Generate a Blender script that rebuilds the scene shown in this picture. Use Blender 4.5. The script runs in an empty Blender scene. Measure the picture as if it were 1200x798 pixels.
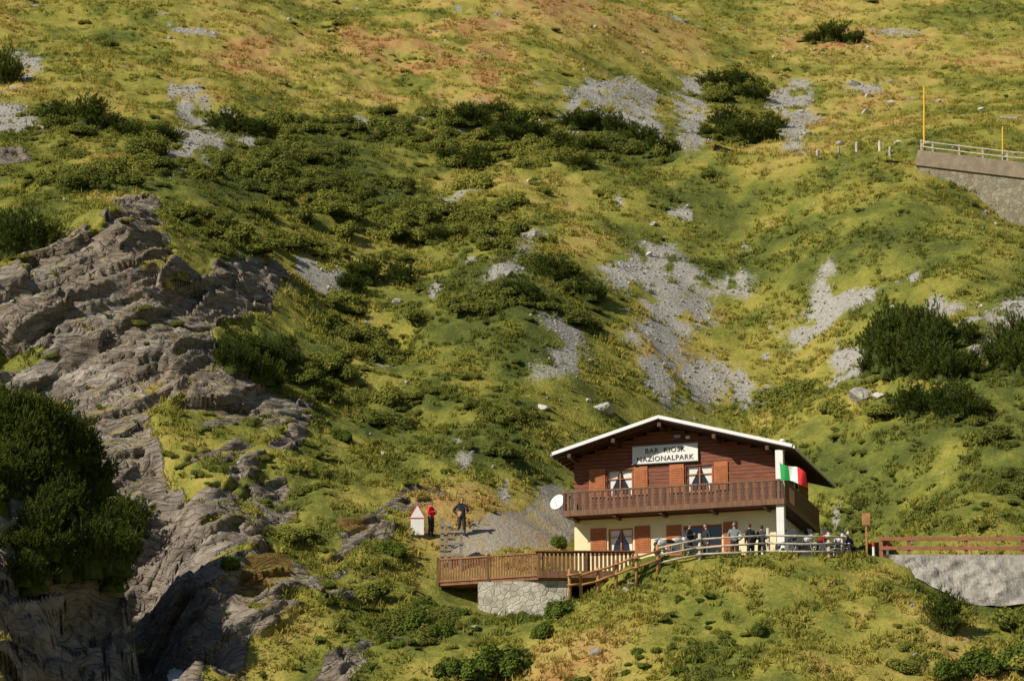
import bpy, bmesh, math, random, time
import numpy as np
from mathutils import Vector, Matrix, Euler
from mathutils.bvhtree import BVHTree
T0=time.time()
rng=np.random.default_rng(7); random.seed(7)
S=bpy.context.scene
S.view_settings.view_transform='Standard'; S.view_settings.look='None'; S.view_settings.exposure=0
# ---------------------------------------------------------------- camera
F=3840.0; PIT=math.radians(14); CP,SP=math.cos(PIT),math.sin(PIT)
cam=bpy.data.cameras.new('camera'); co=bpy.data.objects.new('camera',cam); S.collection.objects.link(co)
cam.sensor_width=36; cam.lens=36*F/1200; cam.clip_end=4000; cam.clip_start=0.5
co.rotation_euler=(math.radians(90)+PIT,0,0); S.camera=co
def ray(px,row):
    a=(px-600)/F; b=(399-row)/F
    return Vector((a,CP-b*SP,SP+b*CP))
def at(px,row,y):
    d=ray(px,row); t=y/d.y
    return Vector((d.x*t,y,d.z*t))
# ---------------------------------------------------------------- light
SAZ=math.radians(234); SEL=math.radians(35)
w=bpy.data.worlds.new('World'); S.world=w; w.use_nodes=True
nt=w.node_tree; bg=nt.nodes['Background']; sk=nt.nodes.new('ShaderNodeTexSky'); sk.sky_type='NISHITA'
sk.sun_disc=False; sk.sun_elevation=SEL; sk.sun_rotation=SAZ; sk.altitude=1800
nt.links.new(sk.outputs[0],bg.inputs[0]); bg.inputs[1].default_value=0.065
sl=bpy.data.lights.new('sun','SUN'); sl.energy=5.0; sl.angle=math.radians(0.5); sl.color=(1,.92,.77)
so=bpy.data.objects.new('sun',sl); S.collection.objects.link(so)
sd=Vector((math.sin(SAZ)*math.cos(SEL),math.cos(SAZ)*math.cos(SEL),math.sin(SEL)))
so.rotation_euler=sd.to_track_quat('Z','Y').to_euler()
# ---------------------------------------------------------------- numpy noise
def _h(ix,iy,iz,seed):
    n=(ix.astype(np.int64)*374761393+iy.astype(np.int64)*668265263+iz.astype(np.int64)*1440662683+seed*974711)&0xffffffff
    n=((n^(n>>13))*1274126177)&0xffffffff
    n=((n^(n>>16))*2246822519)&0xffffffff
    return ((n^(n>>15))&0xffffff)/float(0xffffff)
def n2(x,y,seed=0):
    ix=np.floor(x);iy=np.floor(y);fx=x-ix;fy=y-iy;ix=ix.astype(np.int64);iy=iy.astype(np.int64);z=np.zeros_like(ix)
    fx=fx*fx*(3-2*fx);fy=fy*fy*(3-2*fy)
    a=_h(ix,iy,z,seed);b=_h(ix+1,iy,z,seed);c=_h(ix,iy+1,z,seed);d=_h(ix+1,iy+1,z,seed)
    return (a*(1-fx)+b*fx)*(1-fy)+(c*(1-fx)+d*fx)*fy
def n3(x,y,z,seed=0):
    ix=np.floor(x);iy=np.floor(y);iz=np.floor(z);fx=x-ix;fy=y-iy;fz=z-iz
    ix=ix.astype(np.int64);iy=iy.astype(np.int64);iz=iz.astype(np.int64)
    fx=fx*fx*(3-2*fx);fy=fy*fy*(3-2*fy);fz=fz*fz*(3-2*fz)
    r=0
    for dx in (0,1):
        for dy in (0,1):
            for dz in (0,1):
                r=r+_h(ix+dx,iy+dy,iz+dz,seed)*(fx if dx else 1-fx)*(fy if dy else 1-fy)*(fz if dz else 1-fz)
    return r
def fbm2(x,y,s,o=4,seed=0):
    r=0;a=.5;t=0
    for i in range(o):
        r=r+a*n2(x/s+i*17.3,y/s-i*9.1,seed+i);t+=a;a*=.5;s/=2.03
    return r/t
def fbm3(x,y,z,s,o=4,seed=0):
    r=0;a=.5;t=0
    for i in range(o):
        r=r+a*n3(x/s+i*7.3,y/s-i*9.1,z/s+i*3.7,seed+i);t+=a;a*=.5;s/=2.03
    return r/t
def blocks(x,y,z,seed):
    ix=np.floor(x).astype(np.int64);iy=np.floor(y).astype(np.int64);iz=np.floor(z).astype(np.int64)
    best=np.full(x.shape,9e9); out=np.zeros(x.shape)
    for dx in (-1,0,1):
        for dy in (-1,0,1):
            for dz in (-1,0,1):
                a,b,c=ix+dx,iy+dy,iz+dz
                ox=x-(a+_h(a,b,c,seed)); oy=y-(b+_h(a,b,c,seed+1)); oz=z-(c+_h(a,b,c,seed+2))
                d=ox*ox+oy*oy+oz*oz; v=_h(a,b,c,seed+3)-.5+ox*(_h(a,b,c,seed+4)-.5)*1.4+oz*(_h(a,b,c,seed+5)-.35)*1.3
                k=d<best; best=np.where(k,d,best); out=np.where(k,v,out)
    return out
def ss(x,a,b):
    t=np.clip((x-a)/(b-a),0,1); return t*t*(3-2*t)
# ---------------------------------------------------------------- terrain control survey
C=[(620,798,146),(620,745,150),(570,722,155.6),(640,724,155.6),(500,740,152),
(750,798,144),(750,740,149),(750,692,153.4),(690,705,153.2),
(900,798,143),(900,720,149),(900,655,153.7),
(1050,798,143),(1050,720,149.5),(1050,665,154),
(1200,798,144),(1200,715,151),(1200,680,154),(1350,798,144),(1350,700,152),
(1100,640,162),(1100,600,165.5),(1100,500,176.5),(1100,400,188.5),(1100,300,202),(1050,230,212),
(1250,600,165),(1250,500,176),(1250,400,187),(1250,300,201),
(1450,600,165),(1450,400,187),(1450,200,219),(1450,0,300),
(850,500,191),(850,400,202),(850,300,215),(950,230,220),(850,230,224),
(840,185,231),(960,180,226),(1075,182,222),(1200,200,219.5),(1200,250,216.5),
(840,100,268),(840,0,305),(1050,100,260),(1050,0,300),(1250,100,258),(1250,0,298),
(720,500,184),(720,400,195),(720,300,208),(720,225,222),(720,150,245),(720,60,275),(720,0,295),
(600,600,168),(600,500,177),(600,400,188),(600,300,202),(600,200,224),(600,100,252),(600,0,285),
(541,627,163),(450,700,156),(450,640,160),(450,560,168),(450,500,176),(450,400,189),(450,300,203),(450,200,223),(450,100,252),(450,0,285),
(450,798,147),(360,740,150),
(300,798,146),(300,700,153.5),(300,600,161),(300,500,169),(300,440,174.5),(300,400,179),(300,330,184),(300,260,196),(300,200,210),(300,100,243),(300,0,278),
(215,790,145),(230,740,149.5),(210,690,152.5),(205,600,159),(205,540,164),
(0,798,132),(0,700,136),(0,600,141),(0,500,147),(0,475,150),
(-150,798,132),(-150,600,141),(-150,475,150),(-150,400,172),(-150,300,178),(-150,200,203),(-150,0,268),
(110,520,150),(140,600,145.5),(150,700,141),(165,798,138.5),
(0,455,172.5),(0,400,175),(0,330,178),(0,305,180.5),(0,250,190),(0,200,203),(0,100,233),(0,0,270),
(150,480,169.5),(150,400,174),(150,330,177.2),(150,260,181),(150,200,198),(150,100,232),(150,0,268),
]
pts=[tuple(at(*c)) for c in C]
pts+=[(-17.3,143,18.6),(-18.2,148,20.5),(-19.5,154,23.5),(-22,160,29),(-23,165,34),(-30,160,32),(-18.5,138,14),
(0,159,26.3),(-3.2,159.8,27.6),(0,161.6,29),(2.4,163.5,29.3),(1.5,166,31.2),(9,171,28.4),(9,173,29.6),(17,168,28.5),(20,162,28.2),(30,160,28),
(-30,124,10),(-10,124,7.5),(10,124,7.5),(35,124,8),(-60,140,28),(-75,180,52),(70,150,26),(70,180,44),(70,260,90)]
pts=np.array(pts)
def U(a,b):
    r2=((a[:,None,:]-b[None,:,:])**2).sum(-1)
    return .5*r2*np.log(r2+1e-12)
PC=pts[:,:2]/50; N=len(PC)
A=np.zeros((N+3,N+3)); A[:N,:N]=U(PC,PC)+np.eye(N)*2e-5
A[:N,N]=1;A[:N,N+1:]=PC;A[N,:N]=1;A[N+1:,:N]=PC.T
W=np.linalg.solve(A,np.concatenate([pts[:,2],np.zeros(3)]))
def tps(x,y):
    q=np.stack([x.ravel(),y.ravel()],-1)/50; out=np.empty(len(q))
    for i in range(0,len(q),40000):
        c=q[i:i+40000]; out[i:i+40000]=U(c,PC)@W[:N]+W[N]+c@W[N+1:]
    return out.reshape(x.shape)
YE_X=[5,14.9,21.8,28.3,35.2,60]; YE_Y=[238,231,226,222,219.5,216]
def height(x,y):
    xc=np.clip(x,-72,72)
    yc=np.clip(y,124,335)
    ye=np.interp(xc,YE_X,YE_Y); wd=6.5*ss(xc,2,26)
    ye_eff=yc-np.clip(yc-ye,0,wd)
    h=tps(xc,ye_eff)
    amp=1-ss(y,150,153)*(1-ss(y,166,170))*ss(x,-8,-3)*.9
    h=h+amp*((fbm2(x,y,14,3,1)-.5)*2.2+(fbm2(x,y,4.5,3,5)-.5)*1.3)
    h=h-3.4*ss(xc,27.5,38)*ss(y,ye-12,ye-3)*(1-ss(y,ye-.6,ye+.1))
    # gorge cut by the stream
    gl=x+.111*y-.9*np.sin(y*.35); h=h-6.0*np.exp(-(gl/1.9)**2)*ss(y,128,137)*(1-ss(y,157,166))
    yb=np.interp(xc,[3,17,20],[170,169,160.5])
    m=ss(y,153.4,154.3)*(1-ss(y,yb-1,yb+1.5))*ss(x,3.2,7)
    h=h*(1-m)+27.9*m
    # road edge cut away on the right
    cx=ss(x,17.0,21.5)*(.75+.5*n2(x/3.,x*0,9)); h=h-1.05*cx*ss(y,149.5,152.6)*(1-ss(y,154.25,154.7))
    f=np.interp(y,[-600,0,30,70,100,124],[20,-1.7,-8,-12,-2,0])
    k=ss(y,100,124); h=np.where(y<124,f*(1-k)+(h-(124-y)*.6)*k,h)
    h=h+np.clip(y-335,0,1e9)*.55
    h=h+np.clip(np.abs(x)-72,0,1e9)*.18*(1-.6*ss(-y,-124,0))
    return h
def coarse(a,b,n,p=1.6): 
    t=np.linspace(0,1,n+1)[1:]; return a+(b-a)*t**p
xs=np.concatenate([coarse(-58,-1500,16,2)[::-1],np.arange(-58,-36,.3),np.arange(-36,-4,.12),np.arange(-4,64,.22),coarse(63.8,1500,16,2)])
ys=np.concatenate([coarse(126,-600,24,1.6)[::-1],np.arange(126,186,.12),np.arange(186,205,.2),np.arange(205,328,.3),coarse(328,1400,16,2)])
X,Y=np.meshgrid(xs,ys); H=height(X,Y)
def hlook(x,y):
    i=np.clip(np.searchsorted(xs,x)-1,0,len(xs)-2); j=np.clip(np.searchsorted(ys,y)-1,0,len(ys)-2)
    fx=(x-xs[i])/(xs[i+1]-xs[i]); fy=(y-ys[j])/(ys[j+1]-ys[j])
    return (H[j,i]*(1-fx)+H[j,i+1]*fx)*(1-fy)+(H[j+1,i]*(1-fx)+H[j+1,i+1]*fx)*fy
def base_hit(px,row,ymin=128):
    yy=np.arange(ymin,326,.1); d=ray(px,row); x=d.x/d.y*yy; z=d.z/d.y*yy
    h=hlook(x,yy); k=np.argmax(h>z); 
    if not (h>z).any(): k=len(yy)-1
    return (x[k],yy[k])
print('H',time.time()-T0,X.shape)
FX=(np.abs(X)<70)&(Y>120)&(Y<330)
xi=X[FX]; yi=Y[FX]
def sdist(poly):
    p=np.array(poly); n=len(p); d=np.full(xi.shape,-9.)
    lo=p.min(0)-6; hi=p.max(0)+6; K=np.where((xi>lo[0])&(xi<hi[0])&(yi>lo[1])&(yi<hi[1]))[0]
    X_=xi[K];Y_=yi[K]; dd=np.full(X_.shape,1e9); ii_=np.zeros(X_.shape,bool)
    for k in range(n):
        a=p[k];b=p[(k+1)%n]; e=b-a; L=(e**2).sum()+1e-9
        t=np.clip(((X_-a[0])*e[0]+(Y_-a[1])*e[1])/L,0,1)
        dd=np.minimum(dd,np.hypot(X_-a[0]-t*e[0],Y_-a[1]-t*e[1]))
        c=((a[1]>Y_)!=(b[1]>Y_)); xx=(b[0]-a[0])*(Y_-a[1])/((b[1]-a[1])+1e-12)+a[0]
        ii_^=c&(X_<xx)
    d[K]=np.where(ii_,dd,-dd); return d
def pm(polys,soft,jit,seed,ymin=128,world=False):
    r=np.zeros(xi.shape); nz=(fbm2(xi,yi,3.0,4,seed)-.5)*2*jit
    for q in polys:
        poly=q if world else [base_hit(a,b,ymin) for a,b in q]
        r=np.maximum(r,ss(sdist(poly)+nz,-soft,soft))
    return r
zi=H[FX]
rock=pm([[(-90,335),(30,303),(90,275),(120,252),(185,252),(200,300),(235,325),(335,314),(348,328),(318,362),(262,372),(248,400),(252,425),(215,465),(160,495),(60,500),(-90,480)]],.25,.9,3,ymin=160)
aL=.83*xi+.55*zi; aC=-.55*xi+.83*zi
ribs=.65*fbm3(aL/4.5,yi/2.5,aC/1.0,1.,3,71)+.35*fbm2(xi,yi,6,3,72)
rock=rock*(1-.9*ss(fbm3(aL/3.,yi/3,aC/1.4,1.,3,75),.62,.70))
slab=pm([[(150,540),(215,465),(262,425),(330,465),(372,475),(350,520),(352,590),(300,640),(350,665),(430,600),(480,568),(515,575),(500,600),(430,640),(360,705),(300,760),(255,830),(180,830),(178,700),(175,600)],
 [(360,800),(450,735),(490,740),(400,810)],[(350,705),(430,665),(450,680),(390,720)]],.6,1.2,4,ymin=140)
rock=np.maximum(rock,slab*ss(ribs,.38,.48))
rock=np.maximum(rock,pm([[(180,640),(260,560),(310,640),(345,690),(300,760),(265,830),(180,830)]],.5,1.,4,ymin=140)*ss(ribs,.28,.4))
rock=np.maximum(rock,pm([[(-20,200),(-20,178),(25,172),(35,190)],[(130,235),(170,232),(185,242),(140,248)]],.3,.6,4,ymin=140))
rock=np.maximum(rock,pm([[(-90,700),(60,690),(110,640),(150,600),(165,640),(175,700),(175,830),(-90,830)]],.4,.8,5))
rock=np.maximum(rock,pm([[(-27,165),(-20,172),(-15.5,158),(-13.5,148),(-13,130),(-21,130),(-19.6,148),(-25,156)]],.5,.5,6,world=True))
gx,gy=np.gradient(H,xs,axis=1),np.gradient(H,ys,axis=0)
slope=np.hypot(gx,gy)[FX]
rock=np.maximum(rock,ss(slope+(fbm2(xi,yi,2,3,8)-.5)*.6,1.35,1.65)*(1-ss(xi,-9,-5)))
screeP=[[(662,118),(690,93),(740,90),(765,110),(770,140),(803,178),(790,188),(740,150),(700,138),(660,142)],
[(788,95),(817,88),(837,110),(832,150),(810,188),(788,178),(798,130)],
[(897,115),(935,93),(957,105),(952,150),(942,180),(912,175),(912,140)],
[(212,95),(240,90),(240,130),(255,150),(272,170),(237,205),(198,205),(198,170),(212,150)],
[(703,322),(745,287),(792,287),(803,310),(830,330),(834,370),(802,404),(760,418),(735,402),(757,370),(745,352),(705,338)],
[(755,418),(840,418),(855,452),(800,483),(765,478)],
[(908,392),(950,362),(968,316),(992,345),(975,385),(932,415)],[(972,400),(1003,385),(1010,442),(982,447)],
[(1150,372),(1200,342),(1270,348),(1270,387),(1165,390)],[(634,366),(668,370),(694,420),(672,448),(636,442),(652,400)],
[(598,325),(628,290),(628,268),(612,273),(598,300),(565,337)],[(985,338),(1034,338),(1024,357),(987,354)],
[(985,95),(1030,100),(1030,112),(990,108)],[(20,60),(60,75),(50,85),(10,80)],[(1090,350),(1150,360),(1100,372)],[(0,122),(42,128),(47,152),(0,152)],
[(870,440),(900,455),(890,475),(865,470)],[(1020,30),(1080,38),(1060,45),(1020,40)],[(860,330),(885,345),(870,352),(850,340)]]
scree=pm(screeP,1.1,1.5,11)
thin=.6*fbm2(xi*1.5,yi/3.2,1.3,4,15)+.4*fbm2(xi,yi,.8,2,16); scree*=ss(thin,.26,.48)
nb=fbm2(xi,yi,9,2,77); 
scree=np.maximum(scree,.8*ss(fbm2(xi*1.3,yi*.6,3.0,5,19),.71,.77)*ss(nb,.45,.6)*(yi>170))
path=pm([[(520,640),(535,618),(580,602),(650,568),(680,575),(680,620),(640,645),(560,655),(520,655)]],.3,.5,12)
terr=ss(yi,154.0,154.6)*ss(xi,5,7)*(1-ss(yi,np.interp(xi,[17,20],[169,160]),np.interp(xi,[17,20],[170,161])))
bench=ss(xi,10,17)*ss(yi-np.interp(xi,YE_X,YE_Y),.2,.8)*(1-ss(yi-np.interp(xi,YE_X,YE_Y),6,7))
rock*=1-np.maximum(np.maximum(terr,bench),path); scree=scree*(1-rock)*(1-path)
gravel=np.maximum(path,np.maximum(terr,bench))
shrubHi=pm([[(0,150),(130,140),(260,140),(420,150),(540,130),(700,130),(790,160),(790,185),(700,200),(640,210),(660,260),(620,300),(650,320),(720,330),(740,350),(690,380),(640,400),(610,440),(520,470),(440,500),(390,480),(360,430),(340,340),(240,300),(205,260),(190,225),(80,240),(0,230)],
 [(820,90),(880,80),(925,160),(830,175)],[(640,310),(720,320),(760,370),(690,385),(620,350)]],1.0,2.5,13)
shrubMd=pm([[(1000,640),(985,560),(900,500),(860,455),(900,430),(1250,470),(1250,640)],[(390,480),(610,440),(640,500),(600,560),(480,570),(420,540)],[(520,740),(620,735),(630,830),(500,830)],[(380,690),(560,680),(560,760),(420,760)],[(1060,560),(1250,560),(1250,640),(1060,640)],[(1050,735),(1250,725),(1250,800),(1050,800)],[(180,480),(380,480),(360,640),(200,700)]],1.0,2.0,14)
moss=pm([[(350,585),(400,560),(430,570),(420,620),(330,660),(300,700),(270,690),(320,630)]],.4,1.2,16,ymin=140)
tint=.42+(fbm2(xi,yi,11,4,31)-.5)*1.2+(fbm2(xi,yi,2.2,3,33)-.5)*.7+.20*ss(zi,66,92)-.14*shrubHi-.10*shrubMd+.06*((yi<170)&(xi>-5))
och=pm([[(360,60),(440,20),(600,30),(640,90),(560,130),(480,140),(430,120)],[(250,40),(310,45),(320,85),(260,80)],[(1000,680),(1040,680),(1045,730),(1010,730)],[(100,180),(200,215),(190,240),(110,235)]],1.5,4,35)
tint=np.clip(tint+.42*och*ss(fbm2(xi,yi,2.5,3,36),.35,.65),0.02,1.)
# ---- displacement
V=np.stack([X,Y,H],-1)
g=V[FX]; RI=np.where(rock>.02)[0]; q=g[RI]; x,y,z=q[:,0],q[:,1],q[:,2]
wx=(fbm3(x,y,z,6,2,61)-.5)*2.4; wz=(fbm3(x,y,z,6,2,62)-.5)*2.0
al=.83*x+.55*z+wx; ac=-.55*x+.83*z+.12*y+wz
d=blocks(al/7.5,y/5,ac/2.0,300)*1.35+blocks(al/3.2,y/2.2,ac/.80,320)*.66+blocks(al/1.2,y/.9,ac/.42,340)*.22
d+=(fbm3(x,y,z,9,2,43)-.5)*1.8
q=q+rock[RI][:,None]*d[:,None]*np.array([.10,-.75,.30])[None,:]
g[RI]=q
x,y=g[:,0],g[:,1]
soft=(1-rock)*(1-gravel)
g[:,2]+=soft*((fbm2(x,y,1.6,3,51)-.5)*.45+(np.abs(fbm2(x,y,.9,2,53)-.5))*.3)*(1-.5*scree)
V[FX]=g
ny,nx=X.shape
me=bpy.data.meshes.new('hillside_terrain')
idx=np.arange(ny*nx).reshape(ny,nx)
q=np.stack([idx[:-1,:-1],idx[:-1,1:],idx[1:,1:],idx[1:,:-1]],-1).reshape(-1,4)
me.vertices.add(ny*nx); me.vertices.foreach_set('co',V.reshape(-1).astype(np.float32))
me.loops.add(q.size); me.loops.foreach_set('vertex_index',q.ravel().astype(np.int32))
me.polygons.add(len(q)); me.polygons.foreach_set('loop_start',(np.arange(len(q))*4).astype(np.int32)); me.polygons.foreach_set('loop_total',np.full(len(q),4,np.int32))
me.update(calc_edges=True)
def full(a,dflt=0.):
    o=np.full(X.shape,dflt); o[FX]=a; return o.ravel()
fr=full(rock); me.shade_smooth()
M1=np.stack([fr,full(scree),full(tint,.4),np.ones(ny*nx)],-1).astype(np.float32)
M2=np.stack([full(gravel),full(moss),full(shrubHi),np.ones(ny*nx)],-1).astype(np.float32)
for nm,M in (('masks',M1),('masks2',M2)):
    a=me.color_attributes.new(nm,'FLOAT_COLOR','POINT'); a.data.foreach_set('color',M.ravel())
terrain=bpy.data.objects.new('hillside_terrain',me); S.collection.objects.link(terrain)
print('terrain',time.time()-T0)
jx=np.where(np.abs(xs)<64)[0]; jy=np.where((ys>124)&(ys<330))[0]
sub=V[jy[0]:jy[-1]+1,jx[0]:jx[-1]+1]; a_,b_=sub.shape[:2]
ii=np.arange(a_*b_).reshape(a_,b_)
qq=np.stack([ii[:-1,:-1],ii[:-1,1:],ii[1:,1:],ii[1:,:-1]],-1).reshape(-1,4)
bvh=BVHTree.FromPolygons(sub.reshape(-1,3).tolist(),qq.tolist())
def hit(px,row,ymin=128):
    d=ray(px,row); o=d*(ymin/d.y); r=bvh.ray_cast(o,d.normalized())
    return r[0] if r[0] else at(px,row,300)
def gz(x,y):
    r=bvh.ray_cast(Vector((x,y,300)),Vector((0,0,-1))); return r[0].z if r[0] else 0
print('bvh',time.time()-T0)
# ---------------------------------------------------------------- materials
class NT:
    def __init__(s,name):
        s.m=bpy.data.materials.new(name); s.m.use_nodes=True; s.t=s.m.node_tree; s.t.nodes.clear()
        s.out=s.n('ShaderNodeOutputMaterial')
    def n(s,t,**k):
        o=s.t.nodes.new(t)
        for a,b in k.items(): setattr(o,a,b)
        return o
    def l(s,a,b): s.t.links.new(a,b)
    def v(s,sock,val):
        if hasattr(val,'is_output'): s.l(val,sock)
        else: sock.default_value=val
    def noise(s,vec,scale,detail=4,rough=.55):
        o=s.n('ShaderNodeTexNoise'); s.v(o.inputs['Vector'],vec); o.inputs['Scale'].default_value=scale; o.inputs['Detail'].default_value=detail; o.inputs['Roughness'].default_value=rough; return o.outputs['Fac']
    def vor(s,vec,scale,feat='F1',out='Distance'):
        o=s.n('ShaderNodeTexVoronoi',feature=feat); s.v(o.inputs['Vector'],vec); o.inputs['Scale'].default_value=scale; return o.outputs[out]
    def math(s,op,a,b=0.,c=None,clamp=False):
        o=s.n('ShaderNodeMath',operation=op,use_clamp=clamp); s.v(o.inputs[0],a); s.v(o.inputs[1],b)
        if c is not None: s.v(o.inputs[2],c)
        return o.outputs[0]
    def mix(s,f,a,b,bt='MIX'):
        o=s.n('ShaderNodeMix',data_type='RGBA',blend_type=bt); s.v(o.inputs[0],f); s.v(o.inputs[6],a if hasattr(a,'is_output') else (*a,1)); s.v(o.inputs[7],b if hasattr(b,'is_output') else (*b,1)); return o.outputs[2]
    def ramp(s,f,st,interp='LINEAR'):
        o=s.n('ShaderNodeValToRGB'); s.v(o.inputs[0],f); cr=o.color_ramp; cr.interpolation=interp
        while len(cr.elements)<len(st): cr.elements.new(.5)
        for e,(p,c) in zip(cr.elements,st): e.position=p; e.color=(*c,1) if len(c)==3 else c
        return o.outputs[0]
    def mr(s,f,a,b,c=0.,d=1.):
        o=s.n('ShaderNodeMapRange'); s.v(o.inputs[0],f)
        for i,k in enumerate((a,b,c,d)): o.inputs[i+1].default_value=k
        return o.outputs[0]
    def mapv(s,vec,rot=(0,0,0),sc=(1,1,1)):
        o=s.n('ShaderNodeMapping'); s.l(vec,o.inputs[0]); o.inputs['Rotation'].default_value=rot; o.inputs['Scale'].default_value=sc; return o.outputs[0]
    def pos(s): return s.n('ShaderNodeTexCoord').outputs['Object']
    def gpos(s): return s.n('ShaderNodeNewGeometry').outputs['Position']
    def bump(s,h,st,dist=.1):
        o=s.n('ShaderNodeBump'); s.v(o.inputs['Height'],h); o.inputs['Strength'].default_value=st; o.inputs['Distance'].default_value=dist; return o.outputs[0]
    def bsdf(s,col,rough=.8,nrm=None,metal=0.,spec=.3):
        o=s.n('ShaderNodeBsdfPrincipled'); s.v(o.inputs['Base Color'],col if hasattr(col,'is_output') else (*col,1)); s.v(o.inputs['Roughness'],rough); o.inputs['Metallic'].default_value=metal
        o.inputs['Specular IOR Level'].default_value=spec
        if nrm is not None: s.l(nrm,o.inputs['Normal'])
        s.l(o.outputs[0],s.out.inputs[0]); return o
def M_plain(name,c,rough=.6,var=.25,scale=3.,metal=0.,spec=.4,bump=.0,stretch=(1,1,1)):
    m=NT(name); p=m.mapv(m.pos(),sc=stretch); f=m.noise(p,scale,4,.6)
    lo=tuple(k*(1-var) for k in c); hi=tuple(min(1,k*(1+var)) for k in c)
    col=m.ramp(f,[(.3,lo),(.7,hi)])
    nr=m.bump(f,bump,.03) if bump else None
    m.bsdf(col,rough,nr,metal,spec); return m.m
GR=[(0,(.080,.100,.024)),(.28,(.175,.188,.036)),(.52,(.315,.280,.058)),(.76,(.42,.325,.098)),(1,(.42,.235,.095))]
m=NT('alpine_ground'); P=m.gpos()
sep=m.n('ShaderNodeSeparateColor'); at1=m.n('ShaderNodeAttribute',attribute_name='masks'); m.l(at1.outputs['Color'],sep.inputs[0])
sep2=m.n('ShaderNodeSeparateColor'); at2=m.n('ShaderNodeAttribute',attribute_name='masks2'); m.l(at2.outputs['Color'],sep2.inputs[0])
rk,sc,ti=sep.outputs; gr,mo,sh=sep2.outputs
nA=m.noise(P,1.1,4,.65); nB=m.noise(P,5,4,.7)
tf=m.math('ADD',ti,m.math('MULTIPLY',m.math('SUBTRACT',nB,.5),.75)); tf=m.math('ADD',tf,m.math('MULTIPLY',m.math('SUBTRACT',nA,.5),.65),clamp=True)
grass=m.ramp(tf,GR)
SR=math.radians(-34)
wn=m.n('ShaderNodeTexNoise'); m.l(P,wn.inputs['Vector']); wn.inputs['Scale'].default_value=.3; wn.inputs['Detail'].default_value=2
va=m.n('ShaderNodeVectorMath',operation='MULTIPLY_ADD'); m.l(wn.outputs['Color'],va.inputs[0]); va.inputs[1].default_value=(3.,3.,3.); m.l(P,va.inputs[2])
Pw=va.outputs[0]
Ps=m.mapv(Pw,rot=(0,SR,0),sc=(.32,.8,2.0))
r1=m.noise(Ps,.9,7,.68); r2=m.noise(P,.30,3,.6); r3=m.noise(Ps,4.,4,.7)
rc=m.ramp(r1,[(.27,(.14,.118,.098)),(.42,(.27,.232,.195)),(.57,(.40,.35,.295)),(.74,(.60,.55,.47))])
rc=m.mix(m.mr(r2,.42,.62,0,.6),rc,m.ramp(r3,[(.3,(.20,.148,.10)),(.7,(.43,.345,.25))]))
bc=m.vor(m.mapv(Pw,rot=(0,SR,0),sc=(.4,.8,1.5)),1.2,'F1','Color'); rc=m.mix(.45,rc,m.mix(1.,rc,m.ramp(bc,[(0,(.5,.48,.47)),(1,(1.15,1.13,1.1))]),'MULTIPLY'))
cr=m.vor(m.mapv(Pw,rot=(0,SR,0),sc=(.3,.8,1.9)),1.2,'DISTANCE_TO_EDGE'); rc=m.mix(m.mr(cr,0,.03,.45,0),rc,(.07,.06,.05))
rc=m.mix(m.mr(m.math('MULTIPLY',mo,m.math('ADD',.5,nA)),.3,.7,0,.85),rc,m.ramp(nB,[(.3,(.08,.10,.015)),(.55,(.24,.13,.02)),(.75,(.30,.20,.04))]))
v1=m.vor(P,4.5,'F1','Color'); v2=m.vor(P,11,'F1','Color')
s1=m.ramp(v1,[(0,(.24,.225,.195)),(.6,(.38,.36,.32)),(1,(.50,.475,.425))]); s2=m.ramp(v2,[(0,(.23,.215,.19)),(1,(.50,.48,.43))]); scc=m.mix(.6,s1,s2)
grv=m.ramp(nB,[(.3,(.27,.245,.205)),(.7,(.46,.42,.36))]); grv=m.mix(m.mr(nA,.5,.62,0,.7),grv,grass)
sf=m.mr(m.math('ADD',sc,m.math('MULTIPLY',m.math('SUBTRACT',nB,.5),1.5)),.30,.72)
rf=m.mr(m.math('ADD',rk,m.math('MULTIPLY',m.math('SUBTRACT',nB,.5),.7)),.42,.56)
col=m.mix(sf,grass,scc); col=m.mix(m.mr(gr,.4,.6,0,.9),col,grv)
col=m.mix(rf,col,rc)
gn=m.n('ShaderNodeNewGeometry'); sx=m.n('ShaderNodeSeparateXYZ'); m.l(gn.outputs['Normal'],sx.inputs[0])
lg=m.math('MULTIPLY',rf,m.mr(m.math('ADD',sx.outputs[2],m.math('MULTIPLY',m.math('SUBTRACT',nA,.5),1.4)),.82,.94)); col=m.mix(m.math('MULTIPLY',lg,.75),col,grass)
hh=m.math('ADD',m.math('MULTIPLY',nB,.55),m.math('MULTIPLY',rf,m.math('ADD',m.math('MULTIPLY',r3,.8),m.math('MULTIPLY',r1,1.6)))); hh=m.math('ADD',hh,m.math('MULTIPLY',rf,m.mr(cr,0,.08,-.5,0)))
m.bsdf(col,.95,m.bump(hh,.9,.26),spec=.1); me.materials.append(m.m)
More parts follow.
